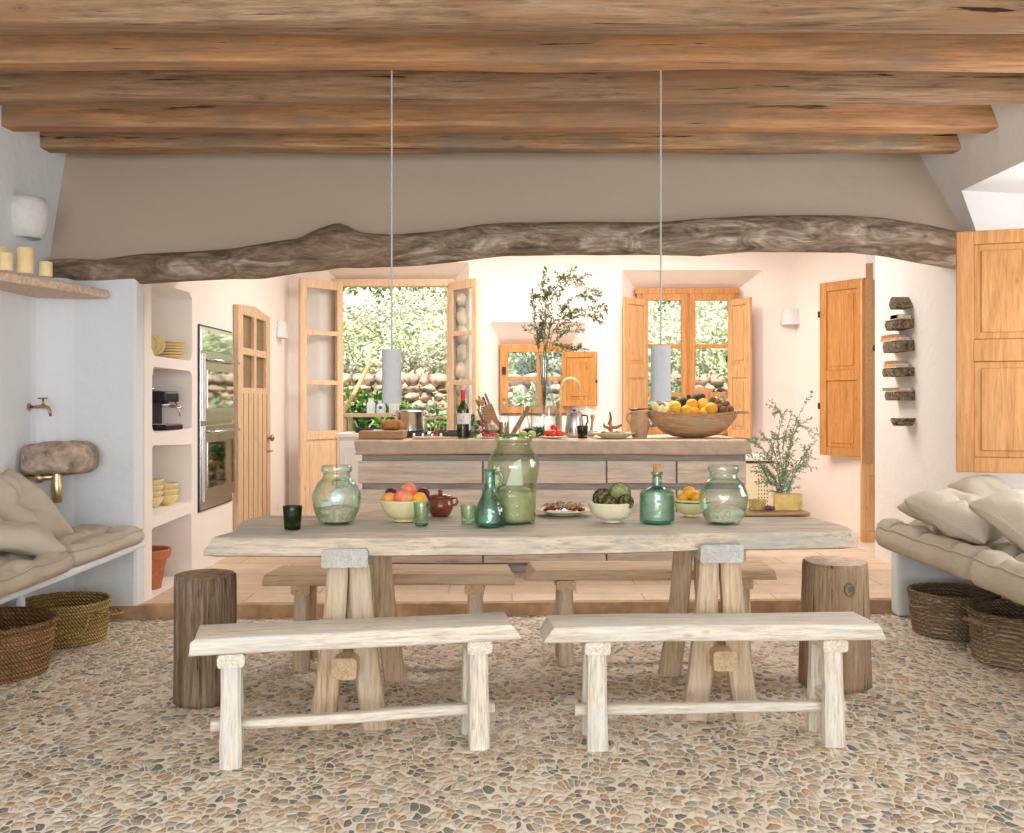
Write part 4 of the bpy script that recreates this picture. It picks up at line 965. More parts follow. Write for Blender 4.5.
# ---------------------------------------------------------------- pendants
def pendant(x, ytop, ybot, lab):
    D = 4.765; zt_, zb_ = az(ytop, D), az(ybot, D); hh = zt_-zb_
    t = thing('pendant_lamp', lab, 'hanging lamp', (ax(x, D), D, zb_), 0, 'white hanging lamps over the dining table')
    MB().lathe([(.0475,0),(.0480,.002),(.0455,hh*.5),(.0475,hh-.002),(.0470,hh),(.006,hh+.001),(.006,hh-.003),(.044,hh-.004),(.0435,hh*.5),(.0455,0)], seg=40, cap=False).build('lamp_shade', 'lamp_white', t, 'auto')
    top = 3.125-zb_; m = MB(); pts = [(0,0,hh+ (top-hh)*k/60) for k in range(61)]; m.tube(pts, .0042, 8)
    m.build('cord', 'rope', t, True)
    MB().lathe([(.012,hh-.003),(.012,hh-.05),(.024,hh-.055),(.024,hh-.10),(.01,hh-.12)], seg=14).build('bulb_holder', 'white', t, True)
pendant(391.7, 349.5, 403.5, 'slim white cylinder lamp hanging on the left, in front of the french door')
pendant(660.8, 346, 401.5, 'slim white cylinder lamp hanging on the right, above the wooden fruit bowl')

# ---------------------------------------------------------------- log shelves with books on the right kitchen wall
def sh_slice(y0px, y1px, xa, xb, kind, lab, books=()):
    Dm = 7.62; da, db = 2955/(xb-512), 2845/(xa-512); Dc = (da+db)/2; L = db-da
    z1, z0 = az(y0px, Dc), az(y1px, Dc); h = z1-z0
    t = thing('log_shelf', lab, 'shelf', (2.9545, Dc, z0), 0, 'bark slices used as wall shelves')
    m = MB(); rings = []; n = 18
    for i in range(n+1):
        u = -1+2*i/n; y = u*L/2
        if kind == 'top': zb, zt2 = 0, h*max(.03, (1-abs(u)**1.5))
        elif kind == 'bottom': zb, zt2 = h*min(.98, abs(u)**2.2), h
        else: zb, zt2 = 0, h
        dep = .13*(1-.25*abs(u)**3)+.01*mn.noise(Vector((y*20, z0*9, 0)))
        sl = {'mid_up': -.03, 'mid_dn': .03}.get(kind, 0)
        rings.append([(0,y,zb),(-dep*.9,y+.0,zb),(-dep,y,(zb+zt2)/2),(-dep*.93,y,zt2),(0,y,zt2)])
    m.sweep(rings); m.build('bark_slice', 'slice', t, 'auto')
    MB().box(-.128,.0,-L/2+.01,L/2-.01,h,h+.004).build('shelf_plate', 'white', t) if kind != 'top' else None
    for bi, (a, b, hh, mt, lb) in enumerate(books):
        zz = z1+.0045+sum(q[2] for q in books[:bi])+.0005*bi
        bt = thing('book', lb, 'book', (2.9535-.012, Dc+(a+b)/2*L, zz), 0, 'books lying on the bark shelves')
        hl = (b-a)*L/2
        c = MB(); c.box(-.10,0,-hl,hl,0,.003); c.box(-.10,0,-hl,hl,hh-.003,hh); c.box(-.103,-.10,-hl,hl,0,hh); c.build('book_cover', mt, bt)
        MB().box(-.099,-.004,-hl+.003,hl-.003,.003,hh-.003).build('book_pages', 'paper', bt)
sh_slice(297, 308.5, 888.5, 913.5, 'top', 'dome-topped bark slice, highest on the right kitchen wall')
sh_slice(320.5, 329.5, 884, 914, 'mid', 'second bark shelf from the top, with a green and brown book', [(-.42,.05,.030,'book_green','green book on the second bark shelf from the top'),]+[(.0,.48,.0295,'book_brown','brown book beside the green one on the second bark shelf from the top')][:0])
sh_slice(341.5, 352, 880.5, 914.5, 'mid', 'third bark shelf from the top, under a tan book', [(-.40,.46,.024,'book_tan','tan book on the third bark shelf from the top, lower of two'),(-.20,.42,.022,'book_brown','brown book lying on the tan one, third bark shelf from the top')])
sh_slice(368, 376.5, 881, 914.5, 'mid', 'fourth bark shelf from the top, with a wide white plate', [(-.36,.30,.028,'book_tan','orange-tan book, lowest on the fourth bark shelf'),(-.18,.26,.020,'book_brown','reddish brown book upon another, fourth bark shelf')])
sh_slice(391.5, 400.5, 883, 915, 'mid', 'fifth bark shelf from the top, second from the bottom', [(-.10,.45,.024,'book_brown','brown book on the fifth bark shelf, right of the green one')])
sh_slice(418, 426, 890, 916, 'bottom', 'dish-shaped bark slice, lowest on the right kitchen wall')
def extra_book(Dc0, za, a, b, hh, mt, lb):
    bt = thing('book', lb, 'book', (2.9415, (Dc0), za), 0, 'books lying on the bark shelves'); hl = (b-a)/2
    c = MB(); c.box(-.10,0,-hl,hl,0,.003); c.box(-.10,0,-hl,hl,hh-.003,hh); c.box(-.103,-.10,-hl,hl,0,hh); c.build('book_cover', mt, bt); MB().box(-.099,-.004,-hl+.003,hl-.003,.003,hh-.003).build('book_pages', 'paper', bt)
_D = (2955/(914-512)+2845/(884-512))/2; _L = 2845/(884-512)-2955/(914-512)
extra_book(_D-.24*_L, az(320.5,_D)+.0045, -.23*_L, .22*_L, .03, 'book_brown', 'brown book on the second bark shelf from the top, beside the green one')
_D = (2955/(915-512)+2845/(883-512))/2; _L = 2845/(883-512)-2955/(915-512)
bk = [o for o in bpy.data.objects if o.name.startswith('book') and o.get('label','').startswith('brown book on the fifth')][0]
bk.location.y = _D-.20*_L
extra_book(_D+.29*_L, az(391.5,_D)+.0045, -.19*_L, .19*_L, .024, 'book_green', 'green book on the fifth bark shelf, left of the brown one')
# ---------------------------------------------------------------- things on the table
TZ = ZT+.0035
def vessel(name, lab, cat, loc, prof, mat, base=.012, th=.004, group=None, seg=40, wob=None, part='glass_wall', thickbase='glass_base'):
    """hollow glass: outer and inner wall, plus a thick tinted foot"""
    t = thing(name, lab, cat, loc, 0, group)
    inner = [(max(r-th, .001), z) for r, z in reversed(prof) if z > base]
    MB().lathe(prof+inner+[(.001, base)], seg=seg, wob=wob, cap=False).build(part, mat, t, True)
    if thickbase: MB().lathe([(prof[0][0]*.9,.001),(prof[1][0]*.93,base*.8),(.001,base*.85)], seg=seg).build('thick_base', thickbase, t, True)
    return t
def smooth_prof(pts, n=5):
    out = []
    for i in range(len(pts)-1):
        p0 = pts[max(i-1,0)]; p1 = pts[i]; p2 = pts[i+1]; p3 = pts[min(i+2,len(pts)-1)]
        for k in range(n):
            t_ = k/n; f = lambda a,b,c,d: .5*((2*b)+(-a+c)*t_+(2*a-5*b+4*c-d)*t_**2+(-a+3*b-3*c+d)*t_**3)
            out.append((max(.001, f(p0[0],p1[0],p2[0],p3[0])), f(p0[1],p1[1],p2[1],p3[1])))
    out.append(pts[-1]); return out
def mound(r0, prof, h, sd, seg=32, amp=.15):
    """filling that follows the inside of a vessel up to h, with an uneven top"""
    ps = [(r*.955, max(z, .011)) for r, z in prof if z < h]
    m = MB(); rl = ps[-1][0]
    m.lathe(ps+[(rl*.8, h+.004),(rl*.5,h+.012),(rl*.2,h+.016),(.001,h+.017)], seg=seg, wob=lambda a, z: amp*.2*mn.noise(Vector((math.cos(a)*3+sd, math.sin(a)*3, z*20))) if z > h else 0); return m
jp = smooth_prof([(.058,0),(.075,.006),(.098,.05),(.110,.105),(.106,.140),(.085,.182),(.066,.202),(.061,.218),(.062,.228),(.069,.234),(.070,.252),(.064,.262)], 4)
t = vessel('glass_jar', 'round glass jar with beige grain at the left end of the table', 'jar', (-.793,4.52,TZ), jp, 'glass_clear')
mound(0, jp, .07, 1).build('grain_filling', 'sand', t, True)
b = MB(); b.ball((.0,.0,.112), (.038,.034,.042), 16, 10, nz=.4, seed=3); b.ball((-.045,-.01,.085), (.028,.03,.02), 12, 8, nz=.4, seed=4); b.build('salt_lump', 'jar_white', t, True)
MB().tube([(.036*math.cos(a)+.03, -.078, .188+.016*math.sin(a)) for a in [2*PI*k/16 for k in range(16)]], .005, 8, closed=True).build('glass_ring', 'glass_teal', t, True)
t = vessel('glass_jar', 'round glass jar with speckled salt at the right end of the table, before the cheese', 'jar', (.956,4.52,TZ), jp, 'glass_clear')
mound(0, jp, .062, 2).build('salt_filling', 'salt', t, True)
bp = smooth_prof([(.085,0),(.099,.010),(.101,.08),(.104,.16),(.114,.225),(.118,.262),(.108,.30),(.086,.340),(.077,.358),(.078,.366),(.084,.370),(.085,.392),(.078,.398)], 4)
t = vessel('storage_jar', 'tallest green glass storage jar in the middle of the table, half full', 'jar', (.007,4.55,TZ), bp, 'glass_green', th=.005)
mound(0, bp, .150, 3, amp=.05).build('cloudy_filling', 'liquid', t, True)
b = MB(); b.prism([(-.045,-.01),(.035,-.012),(.035,.012),(-.045,.014)], .152, .155); b.add([(-.035,-.012,.168),(.04,-.012,.168),(.045,.015,.168),(-.035,.015,.168),(.0,-.01,.272),(.032,-.01,.288),(.034,.012,.288),(.0,.012,.272)], [(0,1,2,3),(4,5,6,7),(0,1,5,4),(1,2,6,5),(2,3,7,6),(3,0,4,7)])
b.build('painted_reflection', 'jar_white', t, bevel=.006)  # white block standing in for a reflection in the jar glass
gp = smooth_prof([(.052,0),(.065,.008),(.068,.03),(.063,.075),(.048,.115),(.031,.148),(.024,.172),(.023,.215),(.024,.240),(.029,.252)], 4)
t = vessel('glass_jug', 'teal glass jug with a slim neck and small handle, before the tall green jar', 'jug', (-.097,4.405,TZ), gp, 'glass_teal', th=.004)
MB().tube([(.024,-.0,.235),(.045,0,.238),(.055,0,.215),(.050,0,.185),(.034,0,.165)], [.006,.006,.006,.006,.007], 10).build('jug_handle', 'glass_teal', t, True)
MB().lathe([(r*.93, max(z,.008)) for r, z in gp if z < .125]+[(.001,.126)], seg=32).build('water_filling', 'glass_aqua', t, True)
cp = smooth_prof([(.070,0),(.077,.006),(.079,.03),(.078,.12),(.074,.140),(.050,.156),(.028,.166),(.024,.180),(.022,.215),(.027,.220),(.027,.232)], 4)
t = vessel('corked_bottle', 'squat aqua glass bottle with a cork stopper on the table', 'bottle', (.657,4.53,TZ), cp, 'glass_aqua')
MB().lathe([(.017,.205),(.0185,.235),(.0195,.262),(.017,.265),(.001,.265)], seg=20).build('cork_stopper', 'cork', t, 'auto')
def tumbler(lab, x, y, r, h, mat, base, group=None):
    p = [(r*.80,0),(r*.84,.004),(r*.9,h*.4),(r,h-.003),(r*.99,h)]
    return vessel('glass_tumbler', lab, 'glass', (x,y,TZ if y < 6 else CT+.001), p, mat, base=.014, th=.003, seg=28, thickbase=base, group=group)
tumbler('dark green glass tumbler at the left end of the table', -.946, 4.31, .042, .100, 'glass_dark', 'glass_dark')
tumbler('mint green tumbler in front of the bowl of peaches', -.402, 4.44, .036, .103, 'glass_tumbler', 'glass_base')
tumbler('pale green tumbler standing just left of the teal jug', -.196, 4.49, .036, .085, 'glass_tumbler', 'glass_tumbler')

def bowl(lab, x, y, z, r, h, mat, group=None, name='serving_bowl', cat='bowl', foot=.42):
    t = thing(name, lab, cat, (x,y,z), 0, group)
    MB().lathe(smooth_prof([(r*foot*.98,0),(r*foot,.006),(r*foot*.98,.010),(r*.62,h*.22),(r*.84,h*.52),(r*.96,h*.85),(r,h-.002),(r-.002,h),(r-.006,h-.001),(r*.94-.006,h*.85),(r*.82-.006,h*.52),(r*.55,h*.25),(.001,.022)], 3), seg=48, cap=False).build('bowl_body', mat, t, True)
    return t
def fruit(name, lab, cat, loc, r, mat, group, dent=.06, stem=None, rot=(0,0,0), sd=0, nz=.05, sq=(1,1,1)):
    m = MB(); m.ball((0,0,0), (r*sq[0], r*sq[1], r*sq[2]), 22, 14, dent=dent, nz=nz, seed=sd)
    if stem:
        t = thing(name, lab, cat, loc, 0, group, rot=rot); m.build('flesh', mat, t, True)
        MB().tube([(0,0,r*sq[2]*.85),(0.002,0,r*sq[2]*1.08)], [r*.08, r*.06], 6).build('stem', stem, t); return t
    return tag(m.build(name, mat, smooth=True, loc=loc, rot=rot), lab, cat, group)
bowl('deep cream-yellow bowl of peaches and plums on the left half of the table', -.497, 4.60, TZ, .113, .100, 'cream')
FZ = TZ
G = 'stone fruit in the cream bowl'
fruit('peach', 'large red and yellow peach at the front middle of the fruit bowl', 'peach', (-.497,4.575,FZ+.108), .044, 'peach', G, sd=1)
fruit('peach', 'red peach on top, behind the large peach in the fruit bowl', 'peach', (-.478,4.635,FZ+.136), .038, 'peach', G, sd=2)
fruit('apricot', 'orange apricot at the left side of the fruit bowl', 'apricot', (-.563,4.585,FZ+.098), .036, 'apricot', G, sd=3)
fruit('apricot', 'yellow-orange apricot at the right side of the fruit bowl', 'apricot', (-.425,4.59,FZ+.099), .036, 'orange', G, sd=4)
fruit('plum', 'dark plum behind the apricot on the left of the bowl', 'plum', (-.560,4.652,FZ+.118), .032, 'plum', G, sd=5)
fruit('plum', 'dark plum behind the yellow apricot on the right of the bowl', 'plum', (-.415,4.660,FZ+.118), .032, 'plum', G, sd=6)
fruit('apricot', 'apricot deep in the middle of the fruit bowl, mostly hidden', 'apricot', (-.495,4.62,FZ+.056), .034, 'apricot', G, sd=7)
# lidded clay pot
t = thing('clay_pot', 'small brown glazed clay pot with lid and loop handles', 'pot', (-.345,4.82,TZ), 0)
MB().lathe(smooth_prof([(.040,0),(.046,.003),(.060,.03),(.064,.05),(.058,.074),(.054,.082),(.060,.088),(.056,.090),(.050,.080),(.05,.02),(.001,.01)], 3), seg=36, cap=False).build('pot_body', 'brownglaze', t, True)
MB().lathe([(.058,.089),(.055,.096),(.03,.103),(.010,.106),(.009,.112),(.014,.118),(.010,.124),(.001,.125)], seg=28).build('lid', 'brownglaze', t, True)
for s in (-1,1): MB().tube([(s*.054,0,.080),(s*.076,0,.086),(s*.082,0,.068),(s*.074,0,.052),(s*.060,0,.050)], .006, 8).build('loop_handle', 'brownglaze', t, True)
# plate of dried tomatoes and herbs
t = thing('serving_plate', 'wide cream plate of dried tomatoes in the middle of the table', 'plate', (.250,4.86,TZ), 0)
MB().lathe([(.075,0),(.078,.004),(.105,.014),(.135,.022),(.136,.026),(.104,.019),(.075,.010),(.001,.008)], seg=44).build('plate_body', 'cream_pale', t, True)
rs = random.Random(12)
for i in range(16):
    a = rs.uniform(0,2*PI); q = .098*math.sqrt(rs.random()); lay = .024 if q > .05 else .032
    o = MB().ball((0,0,0), (.022,.016,.006), 12, 6, nz=.7, seed=i).build('dried_tomato', 'dried', smooth=True, loc=(.250+q*math.cos(a),4.86+q*math.sin(a),TZ+lay+.004*(i%3)), rot=(rs.uniform(-.4,.4),rs.uniform(-.4,.4),rs.uniform(0,3)))
    tag(o, 'shrivelled dark red dried tomato heaped on the cream plate mid-table', 'dried tomato', 'dried tomatoes on the plate')
m = MB()
for i in range(80):
    a = rs.uniform(0,2*PI); q = .095*math.sqrt(rs.random()); c = Vector((q*math.cos(a), q*math.sin(a), .036+rs.uniform(0,.016)))
    d = Vector((rs.uniform(-1,1),rs.uniform(-1,1),rs.uniform(-.2,.6))).normalized()*.014; m.tube([c-d, c+Vector((0,0,.003)), c+d], [.001,.0035,.001], 5)
tag(m.build('dried_herbs', 'herb', smooth=True, loc=(.250,4.86,TZ)), 'pale dried herb flakes strewn over the dried tomatoes', 'herbs', kind='stuff')
# artichokes
bowl('pale cream bowl of artichokes on the right half of the table', .455, 4.56, TZ, .113, .092, 'cream_pale', foot=.33)
def artichoke(lab, loc, r, rot, sd):
    t = thing('artichoke', lab, 'artichoke', loc, 0, 'artichokes in the pale bowl', rot=rot)
    MB().ball((0,0,0), (r*.9,r*.9,r*.93), 20, 12).build('heart', 'artichoke', t, True)
    m = MB(); rs = random.Random(sd)
    for L in range(7):
        th = .35+L*.36; nn = [5,8,11,12,11,9,6][L]
        for k in range(nn):
            a = 2*PI*(k+.5*(L%2))/nn; pts = []
            d = Vector((math.sin(th)*math.cos(a), math.sin(th)*math.sin(a), math.cos(th)))
            up = Vector((-math.cos(th)*math.cos(a), -math.cos(th)*math.sin(a), math.sin(th))); sd_ = up.cross(d)
            b = d*r*.90; w = r*.30; hgt = r*.42
            m.add([b-sd_*w*.7-up*hgt*.4, b-sd_*w+up*hgt*.2+d*r*.07, b+up*hgt+d*r*.10, b+sd_*w+up*hgt*.2+d*r*.07, b+sd_*w*.7-up*hgt*.4, b+d*r*.14], [(0,1,5),(1,2,5),(2,3,5),(3,4,5),(4,0,5)])
    m.nodoubles = True; m.build('bracts', 'artichoke', t, True)
M['arti_green'] = plain('green_artichoke', (.30,.33,.13), .8, .3, 40)
artichoke('large green artichoke on top at the right of the pale bowl', (.492,4.565,TZ+.128), .050, (R(30),R(10),0), 1)
bpy.data.objects['bracts'].data.materials[0] = M['arti_green']; bpy.data.objects['heart'].data.materials[0] = M['arti_green']
artichoke('dark brown artichoke at the left of the pale bowl', (.413,4.565,TZ+.108), .044, (R(50),R(-30),0), 2)
artichoke('brownish artichoke at the front right rim of the pale bowl', (.512,4.505,TZ+.095), .036, (R(70),R(30),0), 3)
artichoke('small dark artichoke at the front rim of the pale bowl', (.440,4.497,TZ+.088), .034, (R(80),R(-10),0), 4)
# bowl with oranges
t = bowl('cream bowl with a green band below its rim, holding apricots', .862, 4.80, TZ, .093, .082, 'cream')
MB().lathe([(.0875,.066),(.0895,.0665),(.0905,.072),(.0893,.0725)], seg=48, wob=lambda a, z: .006*math.sin(a*9), cap=False).build('green_band', M['green_veg'], t, True)
G = 'apricots in the green-banded bowl'
for i, (dx, dy, dz, r, lab) in enumerate([(-.012,-.005,.112,.032,'topmost apricot in the green-banded bowl'),(-.048,-.02,.088,.026,'leftmost apricot in the green-banded bowl'),(.020,-.035,.092,.030,'apricot at the front of the green-banded bowl'),(.045,.02,.088,.028,'apricot at the right of the green-banded bowl'),(-.01,.040,.085,.028,'apricot at the back of the green-banded bowl')]):
    fruit('apricot', lab, 'apricot', (.862+dx,4.80+dy,TZ+dz), r, 'orange', G, sd=i)
# cheese board
o = rough_bar(.31, .24, .016, .003, 14, 4, .006); b = o.build('cheese_board', 'board', smooth='auto', loc=(1.275,4.915,TZ))
tag(b, 'thin wooden serving board with cheeses at the right end of the table', 'board')
BZ = TZ+.018
def wedge(name, lab, cat, cx, cy, r, h, a0, a1, rz=0):
    t = thing(name, lab, cat, (cx,cy,BZ), rz, 'cheeses on the board'); n = 14
    arc = [(r*math.cos(R(a0+(a1-a0)*k/n)), r*math.sin(R(a0+(a1-a0)*k/n))) for k in range(n+1)]
    MB().prism([(0,0)]+[(x*.96,y*.96) for x,y in arc], .0, h).build('cheese_paste', 'cheese', t, bevel=.003)
    MB().prism(arc+[(x*.95,y*.95) for x,y in reversed(arc)], -.0005, h+.001).build('rind', 'rind', t, bevel=.002)
wedge('cheese_half', 'big golden half wheel of cheese in front of the leafy branches', 'cheese', 1.335, 4.865, .060, .078, 0, 180)
wedge('cheese_wedge', 'small golden wedge of cheese at the left of the board', 'cheese', 1.20, 4.90, .075, .052, -125, -55, )
bpy.data.objects['cheese_wedge'].location.y = 4.955
o = MB().lathe([(.0,0),(.058,0),(.062,.004),(.062,.066),(.058,.07),(.001,.07)], seg=32).build('round_cheese', M['rind'], smooth='auto', loc=(1.405,4.985,BZ-.0)); o.scale = (.7,.7,1)
tag(o, 'small pale round cheese behind the half wheel, at the right end of the board', 'cheese', 'cheeses on the board')
for i, (x, y) in enumerate(((1.255,4.845),(1.272,4.87),(1.243,4.875),(1.262,4.905),(1.235,4.835))):
    tag(MB().ball((0,0,0), (.010,.010,.011), 12, 8).build('grape', 'grape', smooth=True, loc=(x,y,BZ+.0115)), 'small dark purple grape lying between the cheeses on the board', 'grape', 'grapes on the cheese board')

# ---------------------------------------------------------------- branches
def leafquad(m, p, d, n, L, W):
    s = d.cross(n).normalized()*W/2; f = n*W*.18
    m.add([p, p+d*L*.45+s-f, p+d*L, p+d*L*.45-s-f, p+d*L*.5+f*.3], [(0,1,4),(1,2,4),(2,3,4),(3,0,4)])
def branches(t, paths, D, r0, L, W, dens, leafmats, sd, origin, side=.10, sub=4, zoff=.0, dy=.10, start=.25):
    rs = random.Random(sd); st = MB(); lv = MB(); lv.nodoubles = True
    def rv(s=1): return Vector((rs.uniform(-1,1), rs.uniform(-1,1), rs.uniform(-1,1)))*s
    def cr(pts, n=8):
        out = []
        for i in range(len(pts)-1):
            p0, p1, p2, p3 = pts[max(i-1,0)], pts[i], pts[i+1], pts[min(i+2,len(pts)-1)]
            for k in range(n):
                u = k/n; out.append(.5*((2*p1)+(p2-p0)*u+(2*p0-5*p1+4*p2-p3)*u*u+(3*p1-p0-3*p2+p3)*u**3))
        out.append(pts[-1]); return out
    def leaves(pts, f0):
        n = len(pts)
        for i in range(int(n*f0), n):
            tdir = (pts[min(i+1,n-1)]-pts[max(i-1,0)]).normalized()
            for q in range(dens):
                d = (tdir*.7+rv(.9)).normalized(); leafquad(lv, pts[i]+rv(.004), d, rv().normalized(), L*rs.uniform(.6,1.1), W*rs.uniform(.7,1.1))
    for pi, px in enumerate(paths):
        ys = rs.uniform(-dy, dy); P = []
        for k, (x, y) in enumerate(px):
            Dk = D+ys*k/(len(px)-1); P.append(Vector((ax(x,Dk), Dk, az(y,Dk)))-origin)
        pts = cr(P); n = len(pts); st.tube(pts, [r0*(1-.75*i/(n-1)) for i in range(n)], 6); leaves(pts, start)
        for s in range(sub):
            i = int(n*rs.uniform(start, .9)); tdir = (pts[min(i+1,n-1)]-pts[max(i-1,0)]).normalized()
            d = (tdir+rv(.9)).normalized(); ln = side*rs.uniform(.5,1.1); sp = [pts[i]+d*ln*u+rv(.004)+Vector((0,0,-.015*u*u)) for u in (0,.2,.4,.6,.8,1)]
            st.tube(sp, [r0*.4*(1-.6*u) for u in (0,.2,.4,.6,.8,1)], 5); leaves(sp, .15)
    st.build('twigs', 'twig', t, True); lv.build('leaves', leafmats, t, True)
# leafy sprigs in a glass on the table
vx, vy = 1.352, 4.985
t = vessel('glass_vase', 'small clear glass holding the leafy branches, behind the cheeses', 'vase', (vx,vy,BZ), [(.030,0),(.032,.005),(.034,.07),(.038,.125),(.038,.128)], 'glass_clear', thickbase=None, seg=24)
t = thing('leafy_branches', 'airy grey-green branches in a glass behind the cheese, right end of the table', 'branches', (vx,vy,BZ+.016), 0)
O = Vector((vx,vy,BZ+.016))
branches(t, [[(783,503),(784,480),(790,445),(797,420),(812,392)],[(783,503),(782,470),(778,440),(782,418),(778,412),(774,414)],[(783,503),(778,475),(768,455),(756,444),(748,440)],[(783,503),(785,470),(792,440),(800,425),(815,440)],
  [(783,503),(776,480),(764,468),(750,455)],[(783,503),(786,480),(800,462),(808,450)],[(783,503),(779,470),(772,448),(760,432)],[(783,503),(783,470),(784,440),(792,412)],[(783,503),(790,485),(797,470),(811,455)],[(783,503),(775,485),(768,480),(765,470)]],
  4.985, .0022, .021, .008, 3, 'leaf_grey', 5, O, side=.085, sub=9, dy=.06, start=.18)
# ---------------------------------------------------------------- things on the island
C = CT+.004
def IX(x, D): return ax(x, D)
o = MB().box(-.165,.165,-.19,.19,0,.058).build('chopping_board', 'board', bevel=.006, loc=(-.975,7.62,C)); tag(o, 'thick chopping board with a bread loaf, at the left end of the island', 'board')
t = thing('bread_loaf', 'cut brown bread loaf on the thick chopping board', 'bread', (-.91,7.62,C+.0595), R(12))
m = MB(); rings = []
for i in range(13):
    u = i/12; x = -.085+.17*u; e = 1 if u < .55 else (1-((u-.55)/.45)**3)**.5 if u < 1 else .15
    rings.append([(x, .048*e*math.cos(a)*(1+.04*mn.noise(Vector((x*20,a,0)))), .040+.040*e*math.sin(a)*(1+.05*mn.noise(Vector((x*20,a,4))))) for a in [2*PI*k/20 for k in range(20)]])
m.sweep(rings); m.build('crust', 'bread', t, 'auto', angle=60)
MB().sweep([[(-.0855, .042*math.cos(a), .040+.034*math.sin(a)) for a in [2*PI*k/20 for k in range(20)]],[(-.0865, .040*math.cos(a), .040+.032*math.sin(a)) for a in [2*PI*k/20 for k in range(20)]]]).build('crumb', plain('bread_crumb', (.62,.36,.18), .95, .15, 60), t)
t = thing('bread_knife', 'black knife lying on the chopping board left of the bread', 'knife', (-1.09,7.56,C+.0605), R(8))
MB().box(-.06,.04,-.012,.012,0,.016).build('knife_handle', 'dark', t, bevel=.004); MB().box(.04,.12,-.001,.018,.0,.002).build('blade', 'steel', t)
# hob with pot
t = thing('gas_hob', 'black gas hob set on the island under the steel pot', 'hob', (-.66,7.96,C-.002), 0)
MB().box(-.36,.36,-.24,.24,0,.012).build('hob_plate', 'dark', t, bevel=.003)
for sx in (-.19,.19):
    m = MB()
    for k in (-.15,-.05,.05,.15): m.box(sx+k-.006,sx+k+.006,-.21,.21,.030,.044)
    m.box(sx-.16,sx+.16,-.214,-.202,.012,.044); m.box(sx-.16,sx+.16,.202,.214,.012,.044); m.box(sx-.16,sx+.16,-.006,.006,.028,.042)
    m.build('grate', 'dark', t, bevel=.002)
for k in range(4): MB().lathe([(.018,0),(.016,.022),(.001,.022)], c=(-.1+.07*k,-.215,.012), seg=14).build('knob', 'steel', t, 'auto')
t = thing('cooking_pot', 'steel cooking pot with side handles on the hob', 'pot', (ax(410,7.98),7.98,C+.043), 0)
MB().lathe([(.108,0),(.114,.005),(.115,.15),(.119,.155),(.117,.157),(.112,.15),(.111,.01),(.001,.006)], seg=44, cap=False).build('pot_body', 'steel', t, 'auto')
MB().lathe([(.116,.158),(.10,.163),(.04,.170),(.001,.172)], seg=36).build('lid', 'steel', t, True)
MB().tube([(-.025,0,.170),(-.02,0,.192),(.02,0,.192),(.025,0,.170)], .004, 8).build('lid_handle', 'steel', t, True)
for s in (-1,1): MB().tube([(s*.112,-.03,.125),(s*.14,-.03,.125),(s*.145,0,.125),(s*.14,.03,.125),(s*.112,.03,.125)], .005, 8).build('side_handle', 'steel', t, True)
o = MB(); o.box(-.14,.10,-.07,.07,0,.014); o.box(.10,.20,-.014,.014,0,.014); o = o.build('paddle_board', 'door_pine', bevel=.004, loc=(-.60,7.49,C), rot=(0,0,R(-4))); tag(o, 'small pale wooden paddle board at the front edge of the island, left of the wine', 'board')
t = thing('peeler', 'red-handled peeler lying on the little paddle board', 'peeler', (-.565,7.47,C+.0155), R(40))
MB().tube([(0,0,.012),(0,0,.03),(0,0,.055)], [.008,.012,.010], 12).build('peeler_handle', 'red', t, True); MB().tube([(-.018,0,.004),(-.012,0,.012),(.012,0,.012),(.018,0,.004)], .003, 8).build('peeler_blade', 'steel', t, True)
def bottle(name, lab, x, D, prof, mat, fill=None, fh=0, cap=None, labelband=None, cat='bottle', z=None):
    p = smooth_prof(prof, 3); t = thing(name, lab, cat, (ax(x,D), D, C if z is None else z), 0)
    MB().lathe(p+[(max(r-.003,.001), q) for r, q in reversed(p) if q > .01]+[(.001,.01)], seg=28, cap=False).build('glass_wall', mat, t, True)
    if fill: MB().lathe([(max(r-.005,.002), max(q,.008)) for r, q in p if q < fh]+[(.001,fh)], seg=24).build('contents', fill, t, True)
    h = prof[-1][1]; r = prof[-1][0]
    if cap:
        cm, c0, c1 = cap; MB().lathe([(r*1.12,h-c0),(r*1.14,h+c1-.003),(r*.8,h+c1),(.001,h+c1)], seg=18).build('stopper', cm, t, 'auto')
    if labelband:
        lm, z0_, z1_, a = labelband; rr = max(q[0] for q in prof)+.0012; n = 12; m = MB()
        vs = [(rr*math.cos(R(-90-a/2+a*k/n)), rr*math.sin(R(-90-a/2+a*k/n)), zz) for zz in (z0_, z1_) for k in range(n+1)]
        m.add(vs, [(k,k+1,k+n+2,k+n+1) for k in range(n)]); m.build('bottle_label', lm, t)
    return t
t = bottle('wine_bottle', 'dark wine bottle with a white label and red capsule on the island', 463, 7.50, [(.043,0),(.045,.006),(.045,.20),(.041,.228),(.020,.268),(.0155,.29),(.0150,.365)], 'glass_wine', M['dark'], .135, (M['red'], .075, .002), (M['label_white'], .11, .19, 150))
m = MB(); m.tube([(.004,-.0468,.150),(.010,-.0463,.165),(.012,-.0460,.176),(.008,-.0465,.165),(.002,-.0470,.158)], .0012, 5); m.build('label_mark', 'red', t)
m = MB(); m.box(-.018,-.002,-.0472,-.0466,.138,.141); m.box(-.018,.006,-.0472,-.0466,.130,.1315); m.build('label_text', 'dark', t)
bottle('green_bottle', 'narrow green glass bottle right beside the wine bottle', 473.5, 7.62, [(.022,0),(.024,.01),(.024,.12),(.012,.15),(.011,.17)], 'glass_aqua', M['oil'], .08)
t = bottle('pickle_carafe', 'round-bellied glass carafe of pickled vegetables behind the garlic bowl', 480.5, 7.58, [(.040,0),(.055,.01),(.062,.06),(.052,.12),(.028,.17),(.023,.20),(.023,.255),(.029,.265)], 'glass_clear', None, 0, (M['cork'],.01,.025))
